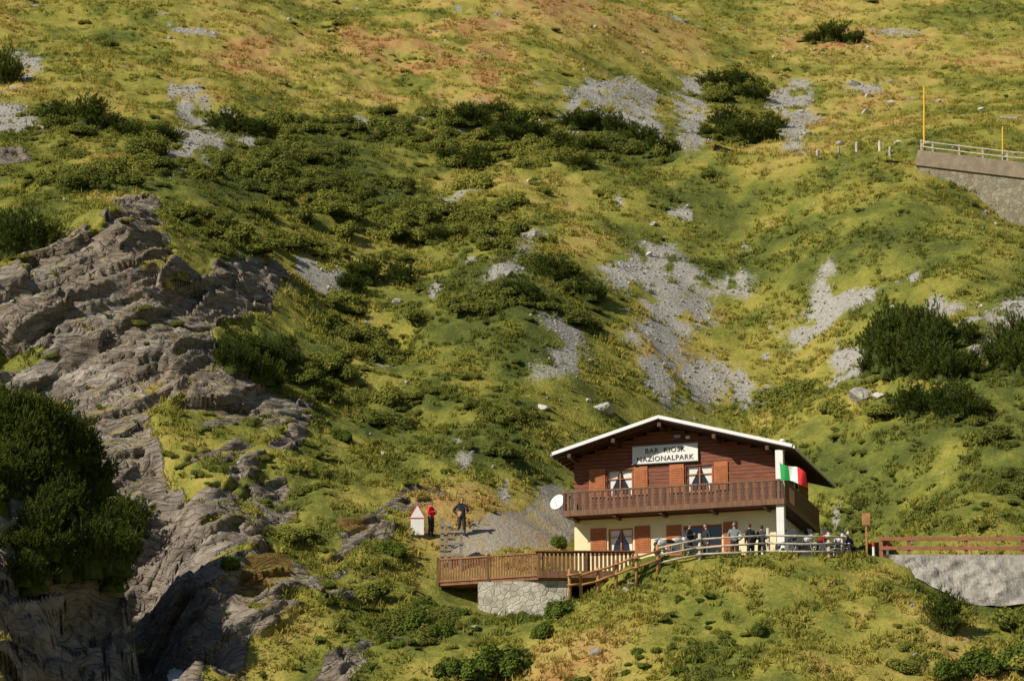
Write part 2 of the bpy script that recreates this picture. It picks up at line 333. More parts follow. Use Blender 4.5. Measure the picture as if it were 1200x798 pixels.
def M_leaf(name,stops,trans=.25,tintmix=.6,varscale=.6,spot=.45):
    m=NT(name); ra=m.n('ShaderNodeObjectInfo').outputs['Random']
    ta=m.n('ShaderNodeAttribute',attribute_name='tint'); ta.attribute_type='INSTANCER'
    f=m.math('ADD',m.math('MULTIPLY',ta.outputs['Fac'],tintmix),m.math('MULTIPLY',ra,.22))
    nz=m.noise(m.gpos(),varscale,2); nz2=m.noise(m.gpos(),9.,1)
    f=m.math('ADD',f,m.math('MULTIPLY',m.math('SUBTRACT',nz,.5),.6)); f=m.math('ADD',f,m.math('MULTIPLY',m.math('SUBTRACT',nz2,.5),spot),clamp=True)
    c=m.ramp(f,stops); d=m.n('ShaderNodeBsdfDiffuse'); t=m.n('ShaderNodeBsdfTranslucent'); x=m.n('ShaderNodeMixShader'); x.inputs[0].default_value=trans
    m.l(c,d.inputs[0]); m.l(c,t.inputs[0]); m.l(d.outputs[0],x.inputs[1]); m.l(t.outputs[0],x.inputs[2]); m.l(x.outputs[0],m.out.inputs[0]); return m.m
mGrass=M_leaf('grass_blade',[(p,tuple(k*1.2 for k in c)) for p,c in GR],.25,.82,.8,.5)
mShrub=M_leaf('shrub_leaf',[(0,(.12,.14,.032)),(.4,(.23,.24,.046)),(.75,(.34,.32,.065)),(1,(.45,.36,.10))],.25,.55)
mPine=M_leaf('pine_needle',[(0,(.065,.092,.020)),(.4,(.145,.175,.030)),(1,(.30,.31,.052))],.22,.0,1.2)
mBroad=M_leaf('broad_leaf',[(0,(.11,.155,.028)),(.5,(.20,.26,.045)),(1,(.34,.37,.08))],.3,.3)
mBark=M_plain('bark',(.14,.10,.07),.9,.4,6,bump=.5)
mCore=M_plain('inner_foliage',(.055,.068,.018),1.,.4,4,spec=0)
def M_stone(name,a,b,c):
    m=NT(name); p=m.gpos(); f=m.noise(p,2.2,5,.7); f2=m.noise(p,9,3,.7); ra=m.n('ShaderNodeObjectInfo').outputs['Random']
    k=m.math('ADD',f,m.math('MULTIPLY',m.math('SUBTRACT',ra,.5),.3)); m.bsdf(m.ramp(k,[(.3,a),(.5,b),(.7,c)]),.9,m.bump(f2,.6,.06),spec=.2); return m.m
mStone=M_stone('limestone',(.30,.28,.25),(.46,.435,.39),(.66,.63,.57))
mStoneS=M_stone('scree_stone',(.24,.225,.195),(.37,.35,.31),(.52,.495,.44))
mStoneD=M_stone('grey_rock',(.22,.195,.17),(.36,.32,.28),(.50,.46,.40))
mWood=M_plain('brown_wood',(.20,.058,.022),.6,.5,3,stretch=(.6,3,9),bump=.3)
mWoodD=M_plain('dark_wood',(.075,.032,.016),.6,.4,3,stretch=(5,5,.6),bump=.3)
mBalc=M_plain('balcony_wood',(.17,.08,.036),.6,.45,3,stretch=(5,5,.6),bump=.3)
mShut=M_plain('shutter_wood',(.42,.13,.035),.55,.2,4)
mFence=M_plain('orange_fence_wood',(.42,.21,.085),.75,.35,4,bump=.4)
mFenceG=M_plain('weathered_wood',(.50,.44,.35),.85,.3,4,bump=.4)
mGate=M_plain('grey_timber',(.27,.235,.19),.85,.35,4,bump=.4)
mDeck=M_plain('deck_wood',(.28,.13,.06),.7,.3,3,bump=.3)
mRed=M_plain('red_brown_rail',(.34,.14,.075),.6,.25,3)
mPlas=M_plain('cream_plaster',(.86,.74,.45),.85,.07,1.2)
mWhite=M_plain('white_paint',(.80,.79,.76),.5,.06,2)
mMetalW=M_plain('white_metal',(.80,.81,.82),.35,.05,2,spec=.5)
mGlass=M_plain('window_glass',(.02,.022,.025),.08,.1,1,spec=.8)
mCurt=M_plain('curtain',(.75,.74,.70),.9,.08,8)
mConc=M_plain('concrete',(.25,.20,.14),.9,.25,2,bump=.5)
mAsph=M_plain('asphalt',(.07,.07,.068),.9,.2,5,bump=.2)
mYel=M_plain('yellow_paint',(.75,.45,.02),.5,.08,3)
mBlk=M_plain('black_rubber',(.02,.02,.02),.6,.2,5)
mChr=M_plain('chrome',(.6,.6,.62),.25,.05,3,metal=1.)
mGry=M_plain('grey_metal',(.25,.26,.27),.4,.1,3,metal=.4)
m=NT('old_road_concrete'); p=m.pos(); f=m.noise(p,.9,8,.7); f2=m.noise(m.mapv(p,sc=(3,3,.5)),1.5,4,.6); c=m.ramp(f,[(.32,(.22,.20,.17)),(.5,(.40,.37,.33)),(.68,(.52,.49,.44))]); c=m.mix(m.mr(f2,.52,.68,0,.5),c,(.20,.18,.13)); m.bsdf(c,.95,m.bump(f,1.,.25),spec=.1); mEdge=m.m
def M_masonry(name,k,light,warm=1.):
    m=NT(name); p=m.pos(); e=m.vor(p,3.2,'DISTANCE_TO_EDGE'); cc=m.vor(p,3.2,'F1','Color'); f=m.noise(p,1.8,7,.72)
    W_=lambda r,g_,b: (r*k,g_*k*(1-.06*warm),b*k*(1-.2*warm))
    c=m.ramp(cc,[(0,W_(.30,.29,.26)),(.5,W_(.44,.425,.385)),(1,W_(.60,.58,.54))]); c=m.mix(m.mr(e,.0,.05,.55,0),c,W_(.24,.225,.19)); c=m.mix(m.mr(f,.46,.62,0,light),c,W_(.64,.62,.58)); c=m.mix(m.mr(f,.30,.42,.55,0),c,W_(.20,.19,.15)); hb=m.mr(e,0,.1)
    m.bsdf(c,.9,m.bump(m.math('ADD',m.math('MULTIPLY',hb,.5),m.math('MULTIPLY',f,.9)),.8,.06),spec=.1); return m.m
mMas=M_masonry('masonry',.92,.85,.7); mMas2=M_masonry('old_masonry',.58,.2,1.4)
def fl(name,c,r=.7): return M_plain(name,c,r,.15,6)
# ---------------------------------------------------------------- mesh builder
class MB:
    def __init__(s): s.v=[];s.f=[];s.m=[];s.mats=[]
    def mi(s,mat):
        if mat not in s.mats: s.mats.append(mat)
        return s.mats.index(mat)
    def add(s,vs,fs,mat):
        o=len(s.v); s.v+= [tuple(v) for v in vs]; s.f+=[tuple(i+o for i in f) for f in fs]; k=s.mi(mat); s.m+=[k]*len(fs)
    def box(s,lo,hi,mat,Mx=None):
        a,b=lo,hi; vs=[Vector((x,y,z)) for z in (a[2],b[2]) for y in (a[1],b[1]) for x in (a[0],b[0])]
        if Mx: vs=[Mx@v for v in vs]
        s.add(vs,[(0,2,3,1),(4,5,7,6),(0,1,5,4),(2,6,7,3),(0,4,6,2),(1,3,7,5)],mat)
    def beam(s,p,q,wd,ht,mat):
        p=Vector(p);q=Vector(q);d=(q-p).normalized(); sd=d.cross(Vector((0,0,1)))
        if sd.length<.01: sd=Vector((1,0,0))
        sd.normalize(); up=sd.cross(d); a=sd*wd/2; b=up*ht/2
        vs=[p-a-b,p+a-b,p+a+b,p-a+b,q-a-b,q+a-b,q+a+b,q-a+b]
        s.add(vs,[(0,1,2,3),(7,6,5,4),(0,4,5,1),(1,5,6,2),(2,6,7,3),(3,7,4,0)],mat)
    def tube(s,P,R,mat,n=8):
        P=[Vector(p) for p in P]; vs=[];fs=[]
        for i,p in enumerate(P):
            d=(P[min(i+1,len(P)-1)]-P[max(i-1,0)]).normalized(); a=d.orthogonal().normalized() if abs(d.z)>.95 else d.cross(Vector((0,0,1))).normalized(); b=d.cross(a)
            for k in range(n):
                t=2*math.pi*k/n; vs.append(p+(a*math.cos(t)+b*math.sin(t))*R[i])
        for i in range(len(P)-1):
            for k in range(n): fs.append((i*n+k,i*n+(k+1)%n,(i+1)*n+(k+1)%n,(i+1)*n+k))
        fs.append(tuple(range(n-1,-1,-1))); fs.append(tuple((len(P)-1)*n+k for k in range(n)))
        s.add(vs,fs,mat)
    def ell(s,c,r,mat,Mx=None,n=12,m2=8):
        vs=[];fs=[];c=Vector(c)
        for i in range(m2+1):
            ph=math.pi*i/m2
            for k in range(n):
                t=2*math.pi*k/n; v=Vector((r[0]*math.sin(ph)*math.cos(t),r[1]*math.sin(ph)*math.sin(t),r[2]*math.cos(ph)))
                vs.append(c+(Mx@v if Mx else v))
        for i in range(m2):
            for k in range(n): fs.append((i*n+k,(i+1)*n+k,(i+1)*n+(k+1)%n,i*n+(k+1)%n))
        s.add(vs,fs,mat)
    def torus(s,c,R,r,mat,n=24,k2=8): # axis = y
        vs=[];fs=[]
        for i in range(n):
            t=2*math.pi*i/n
            for k in range(k2):
                p=2*math.pi*k/k2; rr=R+r*math.cos(p); vs.append((c[0]+rr*math.cos(t),c[1]+r*math.sin(p),c[2]+rr*math.sin(t)))
        for i in range(n):
            for k in range(k2): fs.append((i*k2+k,((i+1)%n)*k2+k,((i+1)%n)*k2+(k+1)%k2,i*k2+(k+1)%k2))
        s.add(vs,fs,mat)
    def obj(s,name,parent=None,smooth=False,loc=None,rz=0,link=True):
        me=bpy.data.meshes.new(name); me.from_pydata(s.v,[],s.f); me.polygons.foreach_set('material_index',s.m)
        for mt in s.mats: me.materials.append(mt)
        if smooth: me.shade_smooth()
        me.update(); o=bpy.data.objects.new(name,me)
        if link: S.collection.objects.link(o)
        if parent: o.parent=parent
        if loc is not None: o.location=loc
        o.rotation_euler[2]=rz
        return o
def empty(name,loc=(0,0,0),rz=0):
    o=bpy.data.objects.new(name,None); S.collection.objects.link(o); o.location=loc; o.rotation_euler[2]=rz; o.empty_display_size=.3; return o
# ---------------------------------------------------------------- foliage source meshes
def quads_mesh(name,parts,link=False):
    vs=[];fs=[];mi=[];mats=[];o=0
    for v,f,mt in parts:
        if mt not in mats: mats.append(mt)
        vs.append(v); fs+= (np.asarray(f)+o).tolist() if not isinstance(f,list) else [tuple(i+o for i in q) for q in f]; mi+=[mats.index(mt)]*len(f); o+=len(v)
    me=bpy.data.meshes.new(name); me.from_pydata(np.concatenate(vs).tolist(),[],fs); me.polygons.foreach_set('material_index',mi)
    for mt in mats: me.materials.append(mt)
    me.update(); ob=bpy.data.objects.new(name,me)
    if link: S.collection.objects.link(ob)
    return ob
def unit(a): return a/(np.linalg.norm(a,axis=-1,keepdims=True)+1e-9)
def leaves(c,nrm,size,asp,r):
    n=len(c); t=unit(np.cross(nrm,r.normal(size=(n,3)))); b=np.cross(nrm,t); s=size*(r.uniform(.6,1.3,(n,1)))
    v=np.stack([c-t*s,c-b*s*asp,c+t*s,c+b*s*asp],1).reshape(-1,3); return v,np.arange(4*n).reshape(n,4)
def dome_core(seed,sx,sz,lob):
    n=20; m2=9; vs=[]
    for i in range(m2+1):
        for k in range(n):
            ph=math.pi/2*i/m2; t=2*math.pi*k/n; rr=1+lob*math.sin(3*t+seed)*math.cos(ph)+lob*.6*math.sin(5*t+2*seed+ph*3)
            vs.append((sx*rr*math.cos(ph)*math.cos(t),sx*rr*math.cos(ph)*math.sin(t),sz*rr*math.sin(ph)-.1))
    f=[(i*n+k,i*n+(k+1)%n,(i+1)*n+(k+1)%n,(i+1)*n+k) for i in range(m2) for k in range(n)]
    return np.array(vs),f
def shrub(name,seed,mat,N=2000,size=.06,hz=.55):
    r=np.random.default_rng(seed)
    L=r.integers(6,10); cen=np.stack([r.uniform(-.65,.65,L),r.uniform(-.65,.65,L),r.uniform(0,.25,L)*hz],-1); rad=r.uniform(.28,.5,L)
    k=r.integers(0,L,N); d=unit(r.normal(size=(N,3))); d[:,2]=np.abs(d[:,2]); q=r.uniform(.80,1.16,(N,1))
    sq=np.array([1,1,hz*1.5]); c=cen[k]+d*rad[k][:,None]*q*sq
    nrm=unit(d*1.0+r.normal(size=(N,3))*.5+np.array([0,0,.25]))
    lv,lf=leaves(c,nrm,size,.6,r)
    parts=[(lv,lf,mat)]
    for j in range(L):
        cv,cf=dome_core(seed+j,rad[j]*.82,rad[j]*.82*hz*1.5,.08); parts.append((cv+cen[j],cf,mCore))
    return quads_mesh(name,parts)
def pine(name,seed,R=1.25,Hh=1.3,shoots=800):
    r=np.random.default_rng(seed); mb=MB(); P=[];D=[]
    ns=18
    for i in range(ns):
        a=2*math.pi*i/ns+r.uniform(-.2,.2); rr=R*r.uniform(.25,1.0); hh=Hh*r.uniform(.5,1.2)*(1.05-.5*rr/R)
        e=np.array([math.cos(a)*rr,math.sin(a)*rr,hh]); m1=np.array([e[0]*.55,e[1]*.55,hh*.28])
        ts=np.linspace(0,1,5); pt=[(1-t)**2*np.zeros(3)+2*t*(1-t)*m1+t*t*e for t in ts]
        mb.tube([tuple(p) for p in pt],[.05,.04,.032,.022,.01],mBark,5)
        n=shoots//ns
        for k in range(n):
            t=r.uniform(.3,1)**.7; b=(1-t)**2*0+2*t*(1-t)*m1+t*t*e
            off=r.normal(size=3)*np.array([.18,.18,.13])*R*.8; p=b+off; p[2]=max(p[2],.05)
            d=unit(np.array([p[0]*.5,p[1]*.5,.9])+r.normal(size=3)*.35); P.append(p);D.append(d)
    P=np.array(P);D=np.array(D); nn=11
    c=np.repeat(P,nn,0)+np.repeat(D,nn,0)*r.uniform(0,.18,(len(P)*nn,1)); dd=unit(np.repeat(D,nn,0)+r.normal(size=(len(c),3))*.45)
    w_=unit(np.cross(dd,r.normal(size=dd.shape)))*.022; L=r.uniform(.10,.18,(len(c),1))
    v=np.stack([c-w_,c+w_,c+dd*L],1).reshape(-1,3); f=np.arange(len(v)).reshape(-1,3)
    bv=np.array(mb.v); parts=[(v,f,mPine),(bv,mb.f,mBark)]
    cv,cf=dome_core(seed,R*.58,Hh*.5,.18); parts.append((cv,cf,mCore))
    return quads_mesh(name,parts)
def tuft(name,seed,n=16,h=.26,sp=.16):
    r=np.random.default_rng(seed); b=np.stack([r.normal(0,sp*.6,n),r.normal(0,sp*.6,n),np.full(n,-.03)],-1)
    d=unit(np.stack([r.normal(0,.45,n),r.normal(0,.45,n),np.ones(n)],-1)); L=r.uniform(.5,1.2,(n,1))*h
    w_=unit(np.cross(d,r.normal(size=d.shape)))*.022; mid=b+d*L*.55; tip=b+d*L+np.stack([r.normal(0,.06,n),r.normal(0,.06,n),-np.full(n,.02)],-1)
    v=np.stack([b-w_,b+w_,mid+w_*.9,tip,mid-w_*.9],1).reshape(-1,3); f=[tuple(5*i+k for k in range(5)) for i in range(n)]
    return quads_mesh(name,[(v,f,mGrass)])
def rockmesh(name,seed,mat,sub=3):
    bm=bmesh.new(); bmesh.ops.create_icosphere(bm,subdivisions=sub,radius=.5); r=np.random.default_rng(seed)
    pl=[(unit(r.normal(size=3)),r.uniform(.26,.42)) for _ in range(9)]
    for v in bm.verts:
        p=np.array(v.co)
        for n_,d_ in pl:
            k=p@n_
            if k>d_: p=p-n_*(k-d_)
        p=p*np.array([1.1,.9,.75]); v.co=p*(1+.06*(random.random()-.5))
    me=bpy.data.meshes.new(name); bm.to_mesh(me); bm.free(); me.materials.append(mat); return bpy.data.objects.new(name,me)
def coll(name,obs):
    c=bpy.data.collections.new(name)
    for o in obs: c.objects.link(o)
    return c
def instancer(name,P,scl,rot,tint,idx,cl):
    me=bpy.data.meshes.new(name); me.vertices.add(len(P)); me.vertices.foreach_set('co',np.asarray(P,np.float32).ravel())
    for nm,ty,k,dat in (('scl','FLOAT_VECTOR','vector',scl),('rot','FLOAT_VECTOR','vector',rot)):
        a=me.attributes.new(nm,ty,'POINT'); a.data.foreach_set(k,np.asarray(dat,np.float32).ravel())
    a=me.attributes.new('tint','FLOAT','POINT'); a.data.foreach_set('value',np.asarray(tint,np.float32))
    a=me.attributes.new('idx','INT','POINT'); a.data.foreach_set('value',np.asarray(idx,np.int32))
    me.update(); o=bpy.data.objects.new(name,me); S.collection.objects.link(o)
    g=bpy.data.node_groups.new(name,'GeometryNodeTree'); g.interface.new_socket('Geometry',in_out='INPUT',socket_type='NodeSocketGeometry'); g.interface.new_socket('Geometry',in_out='OUTPUT',socket_type='NodeSocketGeometry')
    n=g.nodes; gi=n.new('NodeGroupInput'); go=n.new('NodeGroupOutput'); ip=n.new('GeometryNodeInstanceOnPoints'); ci=n.new('GeometryNodeCollectionInfo')
    ci.inputs['Collection'].default_value=cl; ci.inputs['Separate Children'].default_value=True; ci.inputs['Reset Children'].default_value=True
    def na(nm,ty):
        k=n.new('GeometryNodeInputNamedAttribute'); k.data_type=ty; k.inputs['Name'].default_value=nm; return k.outputs['Attribute']
    L=g.links; L.new(gi.outputs[0],ip.inputs['Points']); L.new(ci.outputs[0],ip.inputs['Instance']); ip.inputs['Pick Instance'].default_value=True
    L.new(na('idx','INT'),ip.inputs['Instance Index']); L.new(na('rot','FLOAT_VECTOR'),ip.inputs['Rotation']); L.new(na('scl','FLOAT_VECTOR'),ip.inputs['Scale']); L.new(ip.outputs[0],go.inputs[0])
    md=o.modifiers.new('scatter','NODES'); md.node_group=g; return o
# ---- scatter
GP=V[FX]; vis=(np.abs(GP[:,0])<.172*GP[:,1]+2)&(GP[:,1]>130)&(GP[:,1]<324)
cell=(np.gradient(ys)[:,None]*np.gradient(xs)[None,:])[FX]
def pick(n,wt):
    p=wt*vis*cell; p=p/p.sum(); return rng.choice(len(GP),n,p=p)
keepout=((GP[:,0]>2)&(GP[:,0]<17.5)&(GP[:,1]>156)&(GP[:,1]<171))|((GP[:,0]>-4.5)&(GP[:,0]<6)&(GP[:,1]>155.8)&(GP[:,1]<161))|((GP[:,0]>18)&(GP[:,1]>153.2)&(GP[:,1]<155))
free=(1-np.clip(gravel*1.3,0,1))*(1-keepout)
def scat(name,n,wt,smin,smax,cl,k,tilt=.15,hz=(.8,1.2),sink=0.,pw=1.,lean=0.):
    i=pick(n,wt); P=GP[i]+np.stack([rng.uniform(-.12,.12,n),rng.uniform(-.12,.12,n),np.zeros(n)],-1)
    s_=smin+(smax-smin)*rng.uniform(0,1,n)**pw; P[:,2]-=s_*sink
    sc_=np.stack([s_*rng.choice([-1,1],n) if lean else s_,s_*rng.uniform(.8,1.2,n),s_*rng.uniform(hz[0],hz[1],n)],-1)
    rt=np.stack([rng.normal(0,tilt,n)+lean,rng.normal(0,tilt,n),rng.uniform(-.6,.6,n) if lean else rng.uniform(0,6.28,n)],-1)
    return instancer(name,P,sc_,rt,tint[i],rng.integers(0,k,n),cl)
cg=coll('grass_sources',[tuft('grass_tuft_a',1),tuft('grass_tuft_b',2,16,.22,.2),tuft('grass_tuft_c',3,12,.34,.14)])
dist=(GP[:,1]-130)/190
scat('meadow_grass',46000,(np.clip(1-rock*1.05,0.0,1)+.02)*np.clip(1-scree*1.02,.04,1)*free*(1.25-.9*dist)*ss(fbm2(GP[:,0],GP[:,1],1.3,3,91),.35,.65),.7,1.6,cg,3,.25)
cs=coll('shrub_sources',[shrub('low_shrub_%s'%c,20+i,mShrub,1700,.067,.75) for i,c in enumerate('abcdef')])
clump=ss(fbm2(GP[:,0],GP[:,1],4.5,4,95),.47,.60)
soil=np.clip(1-rock*1.1,0,1)*np.clip(1-scree*1.3,0,1)*free
scat('low_alpine_shrubs',700,soil*(shrubHi*(.07+clump)+shrubMd*clump*.4+.008*clump),.45,1.6,cs,6,.12,(.6,1.05),.06,1.6,lean=.36)
scat('heather_mats',2000,soil*(shrubHi*(.25+.5*clump)+shrubMd*.4+.10*clump)+.05*np.clip(rock,0,1)*(1-gravel),.18,.55,cs,6,.15,(.5,.9),.06,1.4,lean=.42)
cb=coll('broadleaf_sources',[shrub('leafy_herb_%s'%c,40+i,mBroad,1200,.09,.7) for i,c in enumerate('ab')])
lowk=((GP[:,1]<156)&(GP[:,0]>-9)).astype(float)
scat('leafy_herbs',400,soil*(lowk*clump*.6+.05*shrubMd),.18,.5,cb,2,.15,(.6,1.1),.05,1.5,lean=.3)
cr_=coll('stone_sources',[rockmesh('stone_%s'%c,60+i,mStoneS,2) for i,c in enumerate('abcd')])
scat('scree_stones',15000,scree*(1-terr)*(1-bench),.06,.27,cr_,4,.5,(.7,1.2),0,4.)
scat('loose_stones',350,soil*(.4+ss(fbm2(GP[:,0],GP[:,1],6,3,99),.5,.7)),.12,.5,cr_,4,.5,(.7,1.2),0,3)
print('scatter',time.time()-T0)
# ---- mugo pines
pv=[pine('mp%d'%i,100+i,1.25,1.2+.2*i) for i in range(4)]
def place_pine(px,row,s,hs=1.,ymin=128,name='mugo_pine'):
    p=hit(px,row,ymin); o=bpy.data.objects.new(name,random.choice(pv).data); S.collection.objects.link(o)
    o.location=p-Vector((0,0,.15)); o.scale=(s*random.choice((-1,1)),s,s*hs); o.rotation_euler=(random.uniform(.05,.3),random.uniform(-.1,.1),random.uniform(-.8,.8)); return o
PL=[(12,300,1.1,1.2),(35,290,1.2,1.),(5,275,1.,1.),(60,285,.8,.9),(275,432,1.0,1.2),(302,448,1.1,1.2),(328,435,1.,1.1),(300,425,1.0,1.2),(320,452,.7,1.),(265,415,.8,1.),(335,415,.8,1.),
 (975,46,1.5,.8),(1000,50,1.1,.8),(955,50,1.0,.8),(75,145,1.5,.8),(105,148,1.4,.9),(130,150,.9,.7),(3,100,1.4,1.3),(150,160,1.2,.6),(190,162,1.2,.6),
 (550,145,1.5,.8),(580,140,1.3,.8),(600,150,1.3,.7),(590,165,1.5,.7),(625,163,1.4,.7),(675,150,1.4,.7),(700,152,1.5,.8),(725,160,1.4,.8),(750,172,1.5,.8),(775,180,1.3,.7),(655,172,1.2,.6),(690,178,1.4,.6),(680,195,1.2,.6),
 (840,105,1.5,.8),(865,100,1.3,.8),(885,118,1.3,.8),(850,150,1.3,.8),(870,165,1.6,.9),(895,165,1.4,.9),(905,150,1.,.8),(830,160,1.,.7),(265,152,1.4,.6),(300,158,1.4,.6),(1105,735,.9,1.1),(425,330,1.1,1.),(410,340,.9,1.),(530,190,1.2,.6),(560,195,1.3,.6),(470,330,1.1,.7),(610,350,1.2,.7),(650,325,1.2,.7),(690,350,1.2,.7),(515,280,1.1,.6)]
for _ in range(26): PL.append((random.uniform(1020,1230),random.uniform(400,448),random.uniform(.7,1.4),random.uniform(.8,1.5)))
for _ in range(9): PL.append((random.uniform(1060,1158),random.uniform(468,490),random.uniform(.6,1.2),random.uniform(.7,1.2)))
for a in PL: place_pine(*a)
for k in range(50):
    px=random.uniform(-40,150); row=random.uniform(500,690)
    if px>110 and row<560: continue
    place_pine(px,row,random.uniform(.7,1.3),random.uniform(.9,1.3))
bl=[shrub('lb%d'%i,140+i,mBroad,3200,.075,1.0) for i in range(2)]
for px,row,s in [(575,790,1.3),(550,795,1.1),(600,785,1.1),(525,790,.8),(655,722,.9),(635,745,.6),(485,740,.9),(510,745,.7),(460,650,.8),(655,640,.55),(400,515,.7),(270,665,.6),(500,712,.6),(895,742,.5),(1150,790,1.1),(1190,780,1.0),(1110,795,.8)]:
    p=hit(px,row); o=bpy.data.objects.new('leafy_bush',random.choice(bl).data); S.collection.objects.link(o); o.location=p-Vector((0,0,.1)); o.scale=(s,s,s*1.2); o.rotation_euler[2]=random.uniform(0,6)
# ---- boulders
bv_=[rockmesh('b%d'%i,200+i,mStone,4) for i in range(4)]; bd_=[rockmesh('bd%d'%i,220+i,mStoneD,4) for i in range(3)]
for px,row,s in [(708,482,1.4),(1012,468,1.7),(1030,466,.8),(637,479,.8),(1015,134,1.1),(1018,114,.9),(1000,100,1.3),(1052,168,.6),(985,170,.8),(940,132,.6),(947,158,.8),(768,263,.6),(806,243,.6),(835,214,.6),(626,277,1.),(593,323,1.),(637,241,.6),(620,213,.5),(918,43,.6),(955,60,.5),(1042,122,.9),(690,470,.5),(555,737,.7),(1085,170,.6),(1150,130,.8),(1100,120,.6),(760,300,.7),(735,365,.6),(860,470,.7),(465,355,.7),(430,380,.5),(300,350,.8),(690,425,.6),(1190,360,.9)]:
    o=bpy.data.objects.new('boulder',random.choice(bv_).data); S.collection.objects.link(o); o.location=hit(px,row)+Vector((0,0,.1*s)); o.scale=(s,s*.9,s*.8); o.rotation_euler=(random.uniform(-.3,.3),random.uniform(-.3,.3),random.uniform(0,6))
for px,row,s in [(728,692,1.0),(697,762,.9),(740,683,.6)]:
    o=bpy.data.objects.new('boulder',random.choice(bd_).data); S.collection.objects.link(o); o.location=hit(px,row)+Vector((0,0,-.1*s)); o.scale=(s,s*.8,s*.7); o.rotation_euler=(random.uniform(-.2,.2),random.uniform(-.2,.2),random.uniform(0,6))
# ---------------------------------------------------------------- chalet
TZ=27.9
CH=empty('alpine_chalet',(13.1,160,28.1),math.radians(-17))
WL=-10.4; DP=8.; UA=-5.6; WA=7.98; SLP=.28; TH=.2
def under(u): return WA-TH-SLP*abs(u-UA)
lowop=[(-8.63,-7.34,1.4,2.65),(-4.75,-2.75,.05,2.6)]
upop=[(-8.67,-7.34,4.3,5.7),(-4.57,-3.19,4.3,5.7)]
mb=MB()
def panel(mb,u0,u1,w0,w1,ops,v0,v1,mat):
    us=sorted({u0,u1,*[o[0] for o in ops],*[o[1] for o in ops]}); ws=sorted({w0,w1,*[min(max(o[2],w0),w1) for o in ops],*[min(max(o[3],w0),w1) for o in ops]})
    for a,b in zip(us,us[1:]):
        for c,d_ in zip(ws,ws[1:]):
            cu,cw=(a+b)/2,(c+d_)/2
            if any(o[0]<cu<o[1] and o[2]<cw<o[3] for o in ops): continue
            mb.box((a,v0,c),(b,v1,d_),mat)
panel(mb,WL,0,-.6,3.15,lowop,0,.3,mPlas)
mb.box((WL,.3,-.6),(WL+.3,DP,3.15),mPlas); mb.box((-.3,.3,-.6),(0,DP,3.15),mWhite); mb.box((WL+.3,DP-.3,-.6),(-.3,DP,3.15),mPlas)
mb.obj('plaster_walls',CH)
mb=MB(); h=.19; w0=3.15; k=0
while w0<WA-TH-.05:
    w1=w0+h-.018
    half=(WA-TH-w1)/SLP; a=max(WL,UA-half); b=min(0,UA+half)
    if b>a:
        ops=[o for o in upop if o[2]<(w0+w1)/2<o[3]]
        segs=[(a,b)]
        for o in ops:
            ns=[]
            for s0,s1 in segs:
                if o[0]>s0 and o[1]<s1: ns+=[(s0,o[0]),(o[1],s1)]
                else: ns.append((s0,s1))
            segs=ns
        for s0,s1 in segs: mb.box((s0,.02*(k%2)+random.uniform(0,.015),w0),(s1,.2,w1),mWood)
    k+=1; w0+=h
w0=3.15;k=0
while w0<under(0)-.02:
    mb.box((-.2,.21,w0),(.012*(k%2),DP,w0+h-.018),mWood); w0+=h;k+=1
mb.box((WL,.21,3.15),(WL+.2,DP,under(WL)-.02),mWood)
mb.obj('log_siding',CH)
mb=MB()
mb.add([(WL,DP,3.15),(0,DP,3.15),(0,DP,under(0)),(UA,DP,under(UA)),(WL,DP,under(WL))],[(0,1,2,3,4)],mWood)
mb.box((WL+.25,.3,3.05),(-.25,DP-.3,3.14),mWoodD)
mb.obj('rear_gable',CH)
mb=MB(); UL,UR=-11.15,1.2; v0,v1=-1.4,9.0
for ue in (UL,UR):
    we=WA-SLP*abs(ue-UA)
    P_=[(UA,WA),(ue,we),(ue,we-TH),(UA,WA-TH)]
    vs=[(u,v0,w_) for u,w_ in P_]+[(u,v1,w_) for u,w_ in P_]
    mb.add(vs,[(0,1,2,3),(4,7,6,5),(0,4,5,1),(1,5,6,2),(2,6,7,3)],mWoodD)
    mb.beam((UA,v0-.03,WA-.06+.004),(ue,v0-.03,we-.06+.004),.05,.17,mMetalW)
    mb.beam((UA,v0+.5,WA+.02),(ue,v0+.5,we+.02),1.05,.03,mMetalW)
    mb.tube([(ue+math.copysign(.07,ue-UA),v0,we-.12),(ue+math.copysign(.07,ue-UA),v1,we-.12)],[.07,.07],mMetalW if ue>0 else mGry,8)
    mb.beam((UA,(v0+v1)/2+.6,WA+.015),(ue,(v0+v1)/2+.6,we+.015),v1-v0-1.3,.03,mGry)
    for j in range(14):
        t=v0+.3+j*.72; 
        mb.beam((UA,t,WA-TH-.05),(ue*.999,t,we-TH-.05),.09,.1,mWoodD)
mb.obj('gable_roof',CH)
mb=MB()
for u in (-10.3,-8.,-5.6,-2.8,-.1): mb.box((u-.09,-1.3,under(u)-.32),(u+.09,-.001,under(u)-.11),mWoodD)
mb.obj('purlin_ends',CH)
